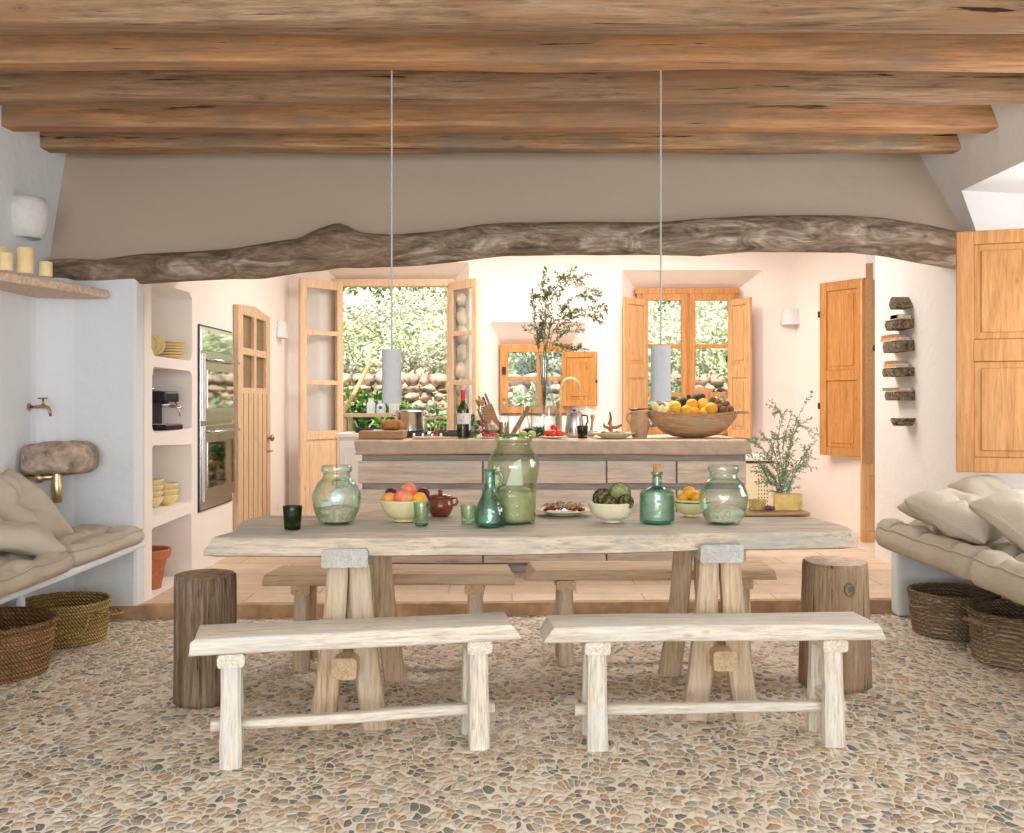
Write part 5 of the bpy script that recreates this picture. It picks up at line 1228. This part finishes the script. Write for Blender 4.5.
for i in range(9):
    a = i*2.4; MB().ball((.026*math.cos(a),.026*math.sin(a),.03+.013*i), .018, 10, 6, nz=.3, seed=i).build('pickled_vegetable', [M['tomato'],M['green_veg'],M['radish']][i%3], t, True)
# garlic
bowl('small wooden bowl of garlic on the island, right of the carafe', ax(492,7.66), 7.66, C, .078, .062, 'board')
for i, (dx, dy, dz) in enumerate([(-.03,-.02,.066),(.03,-.015,.066),(0,.03,.068),(0,-.01,.098)]):
    t = thing('garlic_bulb', ['garlic bulb at the left of the wooden bowl','garlic bulb at the right of the wooden bowl','garlic bulb at the back of the wooden bowl','topmost garlic bulb in the wooden bowl'][i], 'garlic', (ax(492,7.66)+dx,7.66+dy,C+dz), 0, 'garlic bulbs in the wooden bowl')
    MB().lathe([(.004,-.02),(.018,-.014),(.025,.0),(.018,.014),(.006,.024),(.003,.04)], seg=20, wob=lambda a,z: .06*math.cos(a*7)).build('cloves', 'garlic', t, True)
plate('radish_dish', (ax(491.5,7.47),7.47,C), .085, .012, 'cream_pale', 'shallow dish of radishes at the front edge of the island', 'dish')
for i in range(8):
    a = i*PI/4+.3; q = .045+.012*(i%2)
    tag(MB().ball((0,0,0),(.013,.013,.014), 12, 8).build('radish', 'radish', smooth=True, loc=(ax(491.5,7.47)+q*math.cos(a),7.47+q*math.sin(a),C+.024)), 'small red radish in the shallow dish under the garlic', 'radish', 'radishes in the dish')
bottle('oil_bottle', 'clear conical bottle half full of golden oil on the island', 504, 7.60, [(.038,0),(.041,.006),(.042,.12),(.036,.17),(.018,.23),(.012,.25),(.0115,.285)], 'glass_vase', M['oil'], .125, (M['cork'],.004,.022))
# knife block and board
t = thing('knife_block', 'slanting wooden knife block with handles behind the oil bottle', 'knife block', (ax(496,8.05),8.05,C), R(10))
rt = Matrix.Rotation(R(-22), 4, 'Y'); MB().box(-.06,.06,-.05,.05,.02,.26, rt).build('block', 'board', t, bevel=.004)
for i in range(4): MB().box(-.048+.028*i,-.030+.028*i,-.012,.012,.262,.262+.07+.02*(i%2), rt).build('knife_handle', ['dark','shutter','dark','board'][i], t, bevel=.003)
o = MB().box(-.018,.018,-.06,.06,0,.27).build('chopping_board', 'board', bevel=.006, loc=(ax(512,8.02),8.02,C+.006), rot=(0,R(30),0)); tag(o, 'brown wooden board leaning at a slant right of the oil bottle', 'board')
bottle('water_bottle', 'clear pale glass bottle left of the tall vase on the island', 524.5, 7.85, [(.040,0),(.045,.01),(.044,.09),(.030,.15),(.014,.20),(.013,.27),(.017,.275)], 'glass_vase')
t = bottle('tall_vase', 'tall clear demijohn vase with wild olive branches on the island', 543.5, 7.92, [(.085,0),(.098,.012),(.105,.10),(.098,.22),(.070,.34),(.046,.42),(.040,.50),(.040,.62),(.048,.66)], 'glass_vase', cat='vase')
O = Vector((ax(543.5,7.92),7.92,C+.012)); tt = thing('olive_branches', 'tall sparse branches reaching right, standing in the demijohn vase', 'branches', tuple(O), 0)
branches(tt, [[(544,434),(542,380),(544,345),(546,310),(543,285),(546,270)],[(544,434),(546,380),(548,340),(556,305),(565,285),(575,278),(588,288),(600,294)],[(544,434),(543,380),(540,350),(535,320),(533,300),(536,296)],
   [(544,434),(547,370),(552,335),(566,315),(585,310),(603,305),(606,312)],[(544,434),(545,370),(548,340),(560,325),(580,315),(598,320)],[(544,434),(541,370),(538,345),(542,330),(540,312)],[(544,434),(547,375),(553,345),(568,332),(584,330)],
   [(544,434),(545,360),(550,330),(552,300),(560,280),(568,276)],[(544,434),(544,350),(556,345),(572,350),(580,346)],[(544,434),(545,350),(549,325),(546,300),(549,292)],[(544,434),(546,345),(562,310),(578,296),(596,302)],[(544,434),(545,352),(540,335),(543,322)]],
   7.92, .0030, .042, .014, 3, 'leaf_olive', 9, O, side=.14, sub=5, dy=.12, start=.45)
# pepper mill
t = thing('pepper_mill', 'tall slim wooden pepper mill right of the tall vase', 'mill', (ax(558,8.1),8.1,C), 0)
MB().lathe(smooth_prof([(.034,0),(.034,.02),(.024,.08),(.022,.18),(.014,.22)], 3)+[(.013,.23)], seg=20).build('mill_body', 'clay', t, True); MB().lathe([(.012,.23),(.02,.25),(.021,.27),(.012,.29),(.001,.295)], seg=20).build('mill_head', 'clay', t, True)
# vegetables
t = thing('aubergine', 'glossy dark aubergine lying among the greens on the island', 'aubergine', (ax(529.5,7.62),7.62,C+.042), R(10))
MB().sweep([[(x, r*math.cos(a), r*math.sin(a)) for a in [2*PI*k/16 for k in range(16)]] for x, r in ((-.06,.004),(-.055,.022),(-.03,.038),(0,.040),(.03,.032),(.055,.022),(.065,.01))]).build('aubergine_body', 'eggplant', t, True)
MB().tube([(.06,0,0),(.08,0,.01),(.09,0,.02)], [.012,.006,.005], 8).build('stalk', 'green_veg', t, True)
for i, x in enumerate((523.0, 531.8)): tag(MB().ball((0,0,0), (.033,.032,.031), 20, 12, dent=.05).build('lime', 'lime', smooth=True, loc=(ax(x,7.46),7.46,C+.0315)), ['left of two green limes at the island edge','right of two green limes at the island edge'][i], 'lime', 'limes on the island')
for i, (x, D, a) in enumerate(((509,7.50,8),(511,7.56,-6))):
    m = MB(); m.sweep([[(q, r*math.cos(b), r*math.sin(b)) for b in [2*PI*k/12 for k in range(12)]] for q, r in ((-.075,.003),(-.068,.014),(-.03,.018),(.03,.018),(.068,.014),(.075,.003))])
    tag(m.build('courgette', 'green_veg', smooth=True, loc=(ax(x,D),D,C+.019), rot=(0,0,R(a))), ['dark green courgette at the front edge of the island','dark green courgette behind the other one on the island'][i], 'courgette', 'courgettes on the island')
m = MB(); rs = random.Random(4); m.nodoubles = True
for i in range(420):
    d = Vector((rs.gauss(0,1), rs.gauss(0,1), abs(rs.gauss(0,1)))).normalized(); p = Vector((d.x*.06, d.y*.04, d.z*.085))*rs.uniform(.5,1)
    leafquad(m, p, (d+Vector((rs.uniform(-1,1),rs.uniform(-1,1),rs.uniform(-1,1)))*.8).normalized(), Vector((rs.uniform(-1,1),rs.uniform(-1,1),1)).normalized(), .018, .014)
tag(m.build('parsley_bunch', 'green_veg', loc=(ax(539,7.68),7.68,C+.002)), 'bunch of curly dark parsley between the aubergine and the tomatoes', 'parsley')
plate('tomato_plate', (ax(554,7.52),7.52,C), .10, .014, 'cream_pale', 'flat plate of red tomatoes on the island', 'plate')
for i, (dx, dy, dz, r, s) in enumerate([(-.052,.0,.040,.030,'leftmost'),(-.012,-.030,.043,.033,'front middle'),(.035,-.012,.041,.031,'front right'),(.062,.015,.034,.024,'rightmost'),(-.02,.035,.042,.032,'hindmost left'),(.025,.04,.042,.031,'hindmost right'),(.0,.0,.082,.028,'topmost')]):
    fruit('tomato', '%s red tomato of those on the island plate' % s, 'tomato', (ax(554,7.52)+dx,7.52+dy,C+dz), r, 'tomato', 'tomatoes on the island plate', sd=i, stem='green_veg', sq=(1,1,.85), rot=(R(20*math.sin(i*2)),R(15*math.cos(i*3)),0))
t = thing('steel_kettle', 'tapered brushed steel jug behind the dark tumbler on the island', 'kettle', (ax(574.5,7.9),7.9,C), 0)
MB().lathe([(.080,0),(.082,.006),(.060,.185),(.058,.19),(.055,.186),(.075,.01),(.001,.008)], seg=36, cap=False).build('kettle_body', 'steel', t, 'auto')
MB().lathe([(.057,.19),(.04,.200),(.012,.204),(.012,.214),(.001,.216)], seg=24).build('lid', 'dark', t, 'auto')
MB().tube([(.06,0,.17),(.10,0,.165),(.105,0,.12),(.078,0,.06)], .007, 8).build('kettle_handle', 'dark', t, True)
o = tumbler('dark green tumbler on the island in front of the steel jug', ax(582.5,7.47), 7.47, .042, .098, 'glass_dark', 'glass_dark'); o.location.z = C+.0
bowl('white mortar behind the dark tumbler on the island', ax(591,7.84), 7.84, C, .055, .05, 'ceramic', name='mortar', cat='mortar')
t = thing('pestle', 'pale wooden pestle standing in the white mortar', 'pestle', (ax(591,7.84),7.84,C+.024), 0, rot=(0,R(6),0)); MB().lathe(smooth_prof([(.010,0),(.018,.01),(.012,.04),(.009,.09),(.014,.12),(.020,.135),(.012,.152)], 3)+[(.001,.154)], seg=16).build('pestle_shaft', 'clay', t, True)
D = 7.62; X0 = ax(614,D)
t = thing('serving_plate', 'wide cream dish of dried mushrooms and ginger on the island', 'dish', (X0,D,C), 0)
MB().lathe([(.09,0),(.095,.004),(.145,.028),(.168,.038),(.169,.042),(.14,.034),(.09,.012),(.001,.010)], seg=44).build('plate_body', 'cream_pale', t, True)
for i in range(12):
    a = i*2.4; q = .10*math.sqrt((i+.5)/12)
    tag(MB().ball((0,0,0), (.026,.018,.010), 12, 8, nz=.6, seed=i+30).build('dried_mushroom', 'dried' if i % 3 == 0 else 'herb', smooth=True, loc=(X0+q*math.cos(a),D+q*math.sin(a),C+.033+.004*(i%2)), rot=(0,.3,a)), 'wrinkled brown dried mushroom in the wide cream dish on the island', 'dried mushroom', 'dried mushrooms in the island dish')
t = thing('ginger_root', 'knobbly ginger root sticking up from the cream dish on the island', 'ginger', (X0-.03,D,C+.05), 0)
MB().tube([(0,0,0),(.012,0,.03),(-.004,0,.06),(.006,0,.10),(-.002,.0,.15)], [.018,.013,.016,.010,.006], 10).build('root', 'bread', t, True); MB().tube([(0,0,.02),(-.04,0,.035),(-.05,0,.06)], [.011,.012,.006], 8).build('side_root', 'bread', t, True); MB().tube([(.0,0,.03),(.05,0,.03),(.09,0,.05)], [.011,.013,.008], 8).build('side_root', 'bread', t, True)
t = thing('clay_jug', 'tan clay jug with a wooden spoon across its mouth, left of the fruit trough', 'jug', (ax(639.5,7.68),7.68,C), 0)
MB().lathe(smooth_prof([(.052,0),(.058,.01),(.072,.08),(.070,.14),(.062,.175),(.066,.20)], 4)+[(.062,.202),(.057,.175),(.064,.13),(.066,.08),(.05,.015),(.001,.012)], seg=36, cap=False).build('jug_body', 'clay', t, True)
MB().tube([(-.062,0,.185),(-.092,0,.180),(-.098,0,.14),(-.070,0,.10)], .008, 8).build('jug_handle', 'clay', t, True)
t = thing('wooden_spoon', 'dark wooden spoon resting across the mouth of the clay jug', 'spoon', (ax(639.5,7.68),7.68,C+.212), 0)
MB().ball((-.045,0,.004), (.038,.026,.012), 16, 8).build('spoon_bowl', M['brownglaze'], t, True); MB().tube([(-.01,0,.006),(.05,0,.009),(.085,0,.009)], [.008,.006,.008], 8).build('spoon_handle', M['brownglaze'], t, True)
# dough trough
D = 7.72; X0 = ax(692,D)
t = thing('dough_trough', 'big carved wooden trough full of oranges at the right end of the island', 'trough', (X0,D,C), 0)
m = MB(); rings = []; n = 40; K = 24
def tw(u):  # half width, base z and rim z along the length
    e = max(0, 1-abs(u)**3.0); return .17*e**.55+.03*(1-e), .0+.17*abs(u)**3.2, .185+.022*u*u
def trough(s, dz, lim):
    rings = []
    for i in range(n+1):
        u = (-1+2*i/n)*lim; hw, zb, zr = tw(u); x = u*.345 if lim < 1.1 else u*.345
        ring = []
        for k in range(K+1):
            a = PI*k/K; ca, sa = math.cos(a), math.sin(a)
            yy = math.copysign(abs(ca)**.8, ca)*(hw-s); zz = zr-(zr-zb-dz)*abs(sa)**.75
            ring.append((x, yy, max(zz, zb+dz) if sa > .01 else zr))
        rings.append(ring)
    return rings
A = trough(0, 0, 1.0); B = trough(.016, .016, .93)
vs = [p for r in A for p in r]+[p for r in B for p in r]; q = K+1; off = (n+1)*q; fs = []
for i in range(n):
    for k in range(K):
        fs.append((i*q+k, i*q+k+1, (i+1)*q+k+1, (i+1)*q+k)); fs.append((off+i*q+k, off+(i+1)*q+k, off+(i+1)*q+k+1, off+i*q+k+1))
    fs.append((i*q, (i+1)*q, off+(i+1)*q, off+i*q)); fs.append((i*q+K, off+i*q+K, off+(i+1)*q+K, (i+1)*q+K))
fs += [tuple(k for k in (0,off,off+K,K)), tuple(n*q+k for k in range(K, -1, -1)), tuple(k for k in range(K+1)), (n*q, n*q+K, off+n*q+K, off+n*q)]
m.add(vs, fs); m.build('trough_body', 'bowlwood', t, 'auto', angle=50)
for s, L in ((-1,.075),(1,.085)):
    b = rough_bar(L+.06, .075, .022, .003, 6, s+4, .008); b.build('grip', 'bowlwood', t, smooth='auto', loc=(s*(.345+L/2-.03),0,.185))
G = 'fruit heaped in the wooden trough'
og = [(675,406.5,7.63,'leftmost whole orange, high in the trough'),(692,404.5,7.70,'orange high in the middle of the trough'),(686.5,411,7.60,'orange at the front middle of the trough'),(702,403.5,7.74,'highest orange, just under the avocado'),(711,409,7.62,'large orange at the right front of the trough'),(678,412,7.64,'low orange at the left front rim of the trough'),(706,412.5,7.64,'low orange at the right front rim of the trough'),(694,412.5,7.66,'orange in the very middle of the trough heap')]
for i, (x, y, d, lab) in enumerate(og):
    tag(MB().ball((0,0,0), (.046 if i != 4 else .052,)*3, 22, 14, dent=.05).build('orange', 'orange' if i % 3 else 'lemon', smooth=True, loc=(ax(x,d),d,az(y,d))), lab, 'orange', 'oranges in the wooden trough')
for i, (x, y, d, lab) in enumerate([(656,408,7.68,'leftmost small yellow pear in the trough'),(662,411,7.63,'small yellow pear at the left front of the trough'),(667,410.5,7.70,'small yellow pear next to the oranges in the trough')]):
    t = thing('pear', lab, 'pear', (ax(x,d),d,az(y,d)), 0, 'yellow pears in the trough', rot=(0,R(-15+20*i),0)); MB().lathe(smooth_prof([(.004,-.035),(.026,-.026),(.032,-.004),(.022,.024),(.010,.044),(.002,.050)], 3), seg=20).build('flesh', M['cream_dull'], t, True); MB().tube([(0,0,.048),(.004,0,.062)], .0025, 6).build('stem', 'twig', t)
fruit('avocado', 'large dark avocado on top of the oranges in the trough', 'avocado', (ax(698,7.76),7.76,az(398.5,7.76)), .05, 'avocado', None, rot=(0,R(70),0), sq=(.85,.85,1.25), nz=.08)
fruit('avocado', 'dark avocado behind the leftmost orange in the trough', 'avocado', (ax(681,7.82),7.82,az(402.5,7.82)), .042, 'avocado', None, rot=(0,R(50),0), sq=(.85,.85,1.2), nz=.1)
for i, (x, y, d) in enumerate([(713,400.5,7.80),(718.5,403,7.74),(724,410.5,7.62),(730,409.5,7.70),(720,408,7.66),(726,404.5,7.80),(716,411,7.68)]):
    tag(MB().ball((0,0,0), (.031,.029,.033), 16, 10, nz=.08, seed=i).build('kiwi_fruit', 'kiwi', smooth=True, loc=(ax(x,d),d,az(y,d))), ['kiwi behind the others beside the avocado','kiwi high in the right half of the trough','kiwi at the front right of the trough','rightmost kiwi in the trough','kiwi in the middle of the kiwi heap','kiwi at the back right of the trough','kiwi nearest the large front orange'][i], 'kiwi', 'kiwi fruit in the trough')
# filling layer of fruit below the visible heap
for i, (x, y, d) in enumerate([(665,419,7.72),(678,421,7.70),(690,422,7.68),(702,422,7.72),(714,420,7.70),(696,416,7.78),(684,415,7.76),(710,416,7.78),(722,417,7.72)]):
    tag(MB().ball((0,0,0), .042, 16, 10).build('orange', 'orange', smooth=True, loc=(ax(x,d),d,az(y,d))), 'orange deep inside the wooden trough, mostly hidden under the others', 'orange', 'oranges deep in the trough')
# ---------------------------------------------------------------- kitchen counters by the back wall
t = thing('sink_cabinet', 'low pale sink cabinet along the back wall behind the island', 'cabinet', (1.15,10.05,.0765), 0)
MB().box(-1.4,1.40,-.27,.30,0,.68).build('carcass', 'plaster_kitchen', t, bevel=.006)
MB().box(-1.43,1.42,-.30,.31,.68,.715).build('counter_slab', 'plaster_kitchen', t, bevel=.006)
for k in range(4): MB().box(-1.38+.66*k,-.74+.66*k,-.288,-.271,.03,.65).build('cabinet_door', 'cream_pale', t, bevel=.004)
pf = sheet_holes(rect(1.24,1.38,.03,.65), [rect(1.255+.028*i+(.014 if j%2 else 0)*0,1.267+.028*i,.06+.036*j,.075+.036*j) for i in range(4) for j in range(16)], .014, lambda u,v,w: (u, -.272-w, v), 'perforated_panel', 'cream_pale'); pf.parent = t
MB().box(1.24,1.38,-.2715,-.2705,.03,.65).build('panel_backing', 'dark', t)
MB().box(-1.41,1.41,-.275,-.269,.655,.679).build('shadow_gap', 'iron', t)
t = thing('kitchen_tap', 'curved brass kitchen tap rising behind the steel jug', 'tap', (ax(561,10.05),10.1,.792), 0)
pts = [(0,0,0),(0,0,.45)]; hh = az(389,10.05)-.792; rr = .098
pts = [(0,0,hh*k/4) for k in range(5)]+[(rr-rr*math.cos(R(a)), 0, hh+rr*1.15*math.sin(R(a))) for a in range(15,181,15)]+[(2*rr,0,hh-.05)]
MB().tube(pts, .0125, 12).build('spout', 'brass_pale', t, True); MB().lathe([(.026,0),(.026,.03),(.018,.04)], seg=18).build('tap_base', 'brass_pale', t, 'auto'); MB().tube([(.02,0,.05),(.07,0,.07)], .007, 8).build('lever', 'brass_pale', t, True)
t = thing('white_cabinet', 'white painted cabinet by the french door, left of the island', 'cabinet', (-1.13,9.35,.0765), 0)
MB().box(-.45,.45,-.25,.25,0,.93).build('carcass', 'white', t, bevel=.005); MB().box(-.47,.47,-.27,.26,.93,.97).build('cabinet_top', 'plaster_kitchen', t, bevel=.006)
for k in (-1,1):
    d = MB().box(-.215+k*.222,.215+k*.222,-.272,-.252,.04,.90).build('cabinet_door', 'white', t, bevel=.004)
    m = MB(); a = -.215+k*.222
    for (p,q,r_,s_) in ((a+.05,a+.38,.10,.105),(a+.05,a+.38,.835,.84),(a+.05,a+.055,.105,.835),(a+.375,a+.38,.105,.835)): m.box(p,q,-.277,-.2725,r_,s_)
    m.build('door_moulding', 'white', d)
t = thing('frying_pan', 'black frying pan standing on the white cabinet by the french door', 'pan', (-1.33,9.30,1.0475), R(15))
MB().lathe([(.12,0),(.125,.005),(.155,.045),(.15,.046),(.12,.009),(.001,.006)], seg=36, cap=False).build('pan_body', 'dark', t, True); MB().tube([(.15,0,.04),(.22,0,.055),(.34,0,.065)], [.010,.009,.012], 8).build('pan_handle', 'dark', t, True)

# ---------------------------------------------------------------- the garden behind the house
struct(MB().prism([(-14,11.0),(14,11.0),(14,30),(-14,30)], -.2, -.02).build('ground', 'earth'))
m = MB(); rs = random.Random(21)
nx, ny = 40, 14; vs = []
for i in range(nx+1):
    for j in range(ny+1):
        x = -9+18*i/nx; u = j/ny; y = 13.6+9*u; z = 1.5+2.6*u**.8+.25*mn.noise(Vector((x*.6, y*.6, 2)))
        vs.append((x, y, z if j else -.1))
m.add(vs, [(i*(ny+1)+j, (i+1)*(ny+1)+j, (i+1)*(ny+1)+j+1, i*(ny+1)+j+1) for i in range(nx) for j in range(ny)])
struct(m.build('ground_slope', 'earth', smooth=True))
# dry stone wall, every stone lying in its course, one mesh
m = MB(); z = -.05; k = 0
while z < 1.62:
    hh = rs.uniform(.10,.19); x = -5.0+rs.uniform(0,.2)
    while x < 5.6:
        w_ = rs.uniform(.12,.27); m.ball((x+w_/2, 13.35+.10*z+rs.uniform(-.05,.05), z+hh/2), (w_*.54, .14, hh*.56), 10, 7, nz=.45, seed=k*1.7); k += 1; x += w_
    z += hh*.93
tag(m.build('dry_stone_wall', 'rock', smooth=True), 'dry stone garden wall of rounded rocks seen through the door and windows', 'wall')
def bush(name, lab, cat, c, r, n, L, mat, sd, group='bushes in the garden', trunk=True):
    t = thing(name, lab, cat, c, 0, group); rs = random.Random(sd); m = MB(); m.nodoubles = True
    clumps = [(Vector((rs.gauss(0,.45)*r[0], rs.gauss(0,.45)*r[1], r[2]*rs.uniform(.35,1.5))), rs.uniform(.25,.5)) for _ in range(16)]
    for i in range(n):
        cc, cr_ = rs.choice(clumps); d = Vector((rs.gauss(0,1), rs.gauss(0,1), rs.gauss(0,1))).normalized(); p = cc+Vector((d.x*r[0], d.y*r[1], d.z*r[2]))*cr_*rs.uniform(.6,1)
        if p.z < 0: p.z = abs(p.z)*.3
        leafquad(m, p, (d+Vector((rs.uniform(-1,1),rs.uniform(-1,1),rs.uniform(-.8,.6)))).normalized(), Vector((rs.uniform(-1,1),rs.uniform(-1,1),1)).normalized(), L*rs.uniform(.6,1.3), L*.55)
    m.build('foliage', mat, t)
    if trunk:
        b = MB()
        for i in range(5): b.tube([(rs.uniform(-.05,.05),0,-.05),(rs.uniform(-.3,.3)*r[0],rs.uniform(-.2,.2),r[2]*.7),(rs.uniform(-.7,.7)*r[0],rs.uniform(-.4,.4),r[2]*1.3)], [.03,.018,.008], 6)
        b.build('branches', 'bark_pale', t, True)
B = bush
B('green_bush', 'bright green leafy bush before the stone wall, left in the french door', 'bush', (-1.95,13.05,-.02), (.7,.35,.85), 1500, .11, 'leaf_g1', 1)
B('green_bush', 'bright green bush at the foot of the wall, behind the left hanging lamp', 'bush', (-1.15,13.0,-.02), (.5,.3,.75), 900, .10, 'leaf_g1', 2)
B('pale_bush', 'pale sunlit shrub hanging over the stone wall, left in the french door', 'bush', (-2.4,14.1,1.5), (1.1,.6,.55), 1900, .07, 'leaf_g2', 3)
B('pale_bush', 'almost white sunlit shrub in the middle of the french door view', 'bush', (-1.2,14.3,1.45), (1.0,.6,.6), 1900, .08, 'leaf_w', 4)
B('pale_bush', 'pale shrub over the stone wall at the right of the french door view', 'bush', (-.35,14.0,1.2), (.8,.5,.6), 1500, .085, 'leaf_g2', 5)
B('pale_bush', 'glare-whitened shrub on the slope seen through the kitchen window', 'bush', (2.2,14.4,1.5), (1.1,.6,.62), 2000, .08, 'leaf_w', 6)
B('pale_bush', 'pale green shrub on the slope right in the kitchen window', 'bush', (3.3,14.3,1.4), (.9,.6,.6), 1500, .085, 'leaf_g2', 7)
for (q, lab) in enumerate(('ivy-like plant trailing down the stone wall, left in the french door view','ivy-like plant trailing down the wall at the right of the french door view','leafy plant trailing over the wall seen in the little window','leafy plant trailing over the wall, left pane of the kitchen window','leafy plant trailing over the wall, right pane of the kitchen window')):
    B('trailing_plant', lab, 'plant', ((-1.95,-.75,.1,1.9,3.1)[q], 13.02, (.75,.70,.8,1.05,1.15)[q]), (.55,.2,.42), (800,700,500,420,300)[q], .085, ('leaf_g1','leaf_g3','leaf_g2','leaf_g3','leaf_g2')[q], 40+q, 'plants trailing over the garden wall', trunk=False)
B('green_bush', 'dark green bush behind the right hanging lamp in the kitchen window', 'bush', (1.95,12.95,-.02), (.30,.28,.75), 700, .09, 'leaf_g3', 8)
B('pale_bush', 'grey-green shrub seen through the top of the little window', 'bush', (.35,14.2,1.4), (.8,.5,.5), 1300, .085, 'leaf_g3', 9)
G = 'trees on the garden slope'
B('olive_tree', 'dusty grey-green tree at the top left of the french door view', 'tree', (-3.0,17,2.6), (1.8,1.0,1.1), 3800, .11, 'leaf_g3', 10, G)
B('olive_tree', 'grey-green tree at the top middle of the french door view', 'tree', (-1.0,17.5,2.7), (1.6,1.0,1.1), 3800, .11, 'leaf_g3', 11, G)
B('olive_tree', 'tall pale tree high in the left part of the kitchen window', 'tree', (1.9,17,2.7), (1.2,1.0,1.0), 1600, .11, 'leaf_g3', 12, G)
B('olive_tree', 'pale tree high in the right part of the kitchen window', 'tree', (4.2,17.5,2.7), (1.5,1.0,1.1), 2000, .11, 'leaf_g2', 13, G)
B('pale_bush', 'light shrub carpet on the upper slope behind the french door', 'bush', (-1.9,15.6,2.2), (1.9,.8,.5), 2600, .09, 'leaf_w', 14)
B('pale_bush', 'light shrub carpet on the upper slope behind the kitchen window', 'bush', (3.0,15.8,2.2), (1.9,.8,.45), 2200, .09, 'leaf_w', 15)
m = MB().tube([(ax(347,12.3),12.3,-.02),(ax(347,12.3)+.0,12.3,.0)], .02, 8)
m = MB(); p0 = Vector((ax(338,12.2),12.2,az(420,12.2))); p1 = Vector((ax(368,12.7),12.7,az(366,12.7))); p00 = p0+(p0-p1)*(p0.z/(p1.z-p0.z)); m.tube([p00, (p0+p1)/2+Vector((.02,0,0)), p1], [.03,.028,.025], 8)
tag(m.build('leaning_pole', 'shutter_far', smooth=True), 'bare wooden pole leaning outside, seen at the left of the french door', 'pole')
# outdoor ledge with white canisters
t = thing('outdoor_table', 'sunlit plank table outside the french door', 'table', (-1.60,11.9,-.02), 0)
MB().box(-.42,.42,-.3,.3,1.17,1.21).build('tabletop', 'door_pine', t, bevel=.005)
for sx in (-.36,.36):
    for sy in (-.24,.24): MB().box(sx-.03,sx+.03,sy-.03,sy+.03,0,1.17).build('leg', 'door_pine', t, bevel=.004)
for i, (x, w_, h_, lab) in enumerate(((371,.05,.16,'leftmost white canister on the plank table outside'),(381,.055,.13,'white canister with a blue mark on the plank table outside'),(394,.06,.20,'tallest white canister outside, beside the left hanging lamp'))):
    D_ = 11.75; t = thing('white_canister', lab, 'canister', (ax(x,D_),D_,1.191), 0, 'white canisters outside')
    MB().lathe([(w_,0),(w_*1.02,.005),(w_,h_*.75),(w_*.6,h_*.9),(w_*.6,h_)], seg=20).build('canister_body', 'white', t, 'auto'); MB().lathe([(w_*.66,h_),(w_*.66,h_+.02),(.001,h_+.022)], seg=18).build('canister_lid', 'white', t, 'auto')
    if i == 1: MB().ball((0,-w_,.07), (.02,.004,.02), 12, 8).build('blue_mark', plain('blue_print', (.05,.12,.5), .5), t, True)
t = thing('garden_chair', 'cane-backed garden chair outside, seen between the pot and the wine bottle', 'chair', (ax(440,11.6),11.7,-.02), 0)
for sx in (-.21,.21):
    MB().tube([(sx,-.2,0),(sx,-.2,.62),(sx*1.02,-.23,1.16)], .016, 8).build('back_post', 'door_pine', t, True); MB().tube([(sx,.2,0),(sx,.2,.62)], .016, 8).build('leg', 'door_pine', t, True)
MB().box(-.23,.23,-.22,.22,.60,.64).build('seat', 'straw_y', t, bevel=.008)
m = MB(); m.tube([(-.21,-.23,1.14),(0,-.26,1.17),(.21,-.23,1.14)], .016, 8)
for k in range(7): m.tube([(-.15+.05*k,-.205,.66),(-.15+.05*k,-.235,1.14)], .006, 6)
for z_ in (.85,1.0): m.tube([(-.21,-.22,z_),(.21,-.22,z_)], .008, 6)
m.build('backrest', 'door_pine', t, True)
o = MB().lathe([(.10,0),(.105,.01),(.14,.22),(.155,.225),(.16,.27),(.15,.275),(.14,.22),(.001,.2)], seg=28, cap=False).build('garden_pot', 'terracotta', smooth='auto', loc=(ax(700,13.0),12.98,1.22)); tag(o, 'small terracotta pot on a stone outside the kitchen window', 'flower pot')
o = MB().box(-.18,.18,-.16,.16,0,1.235).build('stone_pedestal', 'rock', bevel=.03, loc=(ax(700,13.0),12.98,-.02)); tag(o, 'rough stone pedestal under the terracotta pot in the garden', 'pedestal')
# ---------------------------------------------------------------- light and camera
w = bpy.data.worlds.new('World'); SC.world = w; w.use_nodes = True
bg = w.node_tree.nodes['Background']; bg.inputs[0].default_value = (.80,.90,1,1); bg.inputs[1].default_value = 1.3
def area(name, loc, rot, sx, sy, power, col):
    l = bpy.data.lights.new(name, 'AREA'); l.shape = 'RECTANGLE'; l.size = sx; l.size_y = sy; l.energy = power; l.color = col
    o = bpy.data.objects.new(name, l); COL.objects.link(o); o.location = loc; o.rotation_euler = rot; return o
area('kitchen_added_fill', (.6,8.65,3.16), (0,0,0), 3.3, 1.8, 138, (1,.95,.90))  # added fill from an invented skylight, brightens the kitchen
area('recess_window_daylight', (3.50,5.07,1.75), (0,R(90),0), 1.3, 1.7, 45, (.95,.97,1))
area('rear_terrace_daylight', (0,-2.5,1.5), (R(90),0,0), 4.8, 2.5, 215, (.93,.96,1))
s = bpy.data.lights.new('sun', 'SUN'); s.energy = 7; s.angle = R(1); s.color = (1,.95,.86)
so = bpy.data.objects.new('sun', s); COL.objects.link(so); so.rotation_euler = (R(38), R(8), R(-10))
cam = bpy.data.cameras.new('camera'); cam.sensor_width = 36; cam.lens = 36*1000/1024; cam.clip_start = .05
cam.shift_x = 0; cam.shift_y = -(416.5-400)/1024
co = bpy.data.objects.new('camera', cam); COL.objects.link(co); co.location = (0,0,CH); co.rotation_euler = (R(90),0,0); SC.camera = co
SC.view_settings.view_transform = 'Standard'; SC.view_settings.look = 'None'; SC.view_settings.gamma = 1; SC.view_settings.exposure = 0; SC.view_settings.use_curve_mapping = False
SC.cycles.use_denoising = True; SC.cycles.transparent_max_bounces = 24; SC.cycles.max_bounces = 10; SC.cycles.diffuse_bounces = 6
SC.cycles.sample_clamp_indirect = 8; SC.cycles.caustics_reflective = False; SC.cycles.caustics_refractive = False
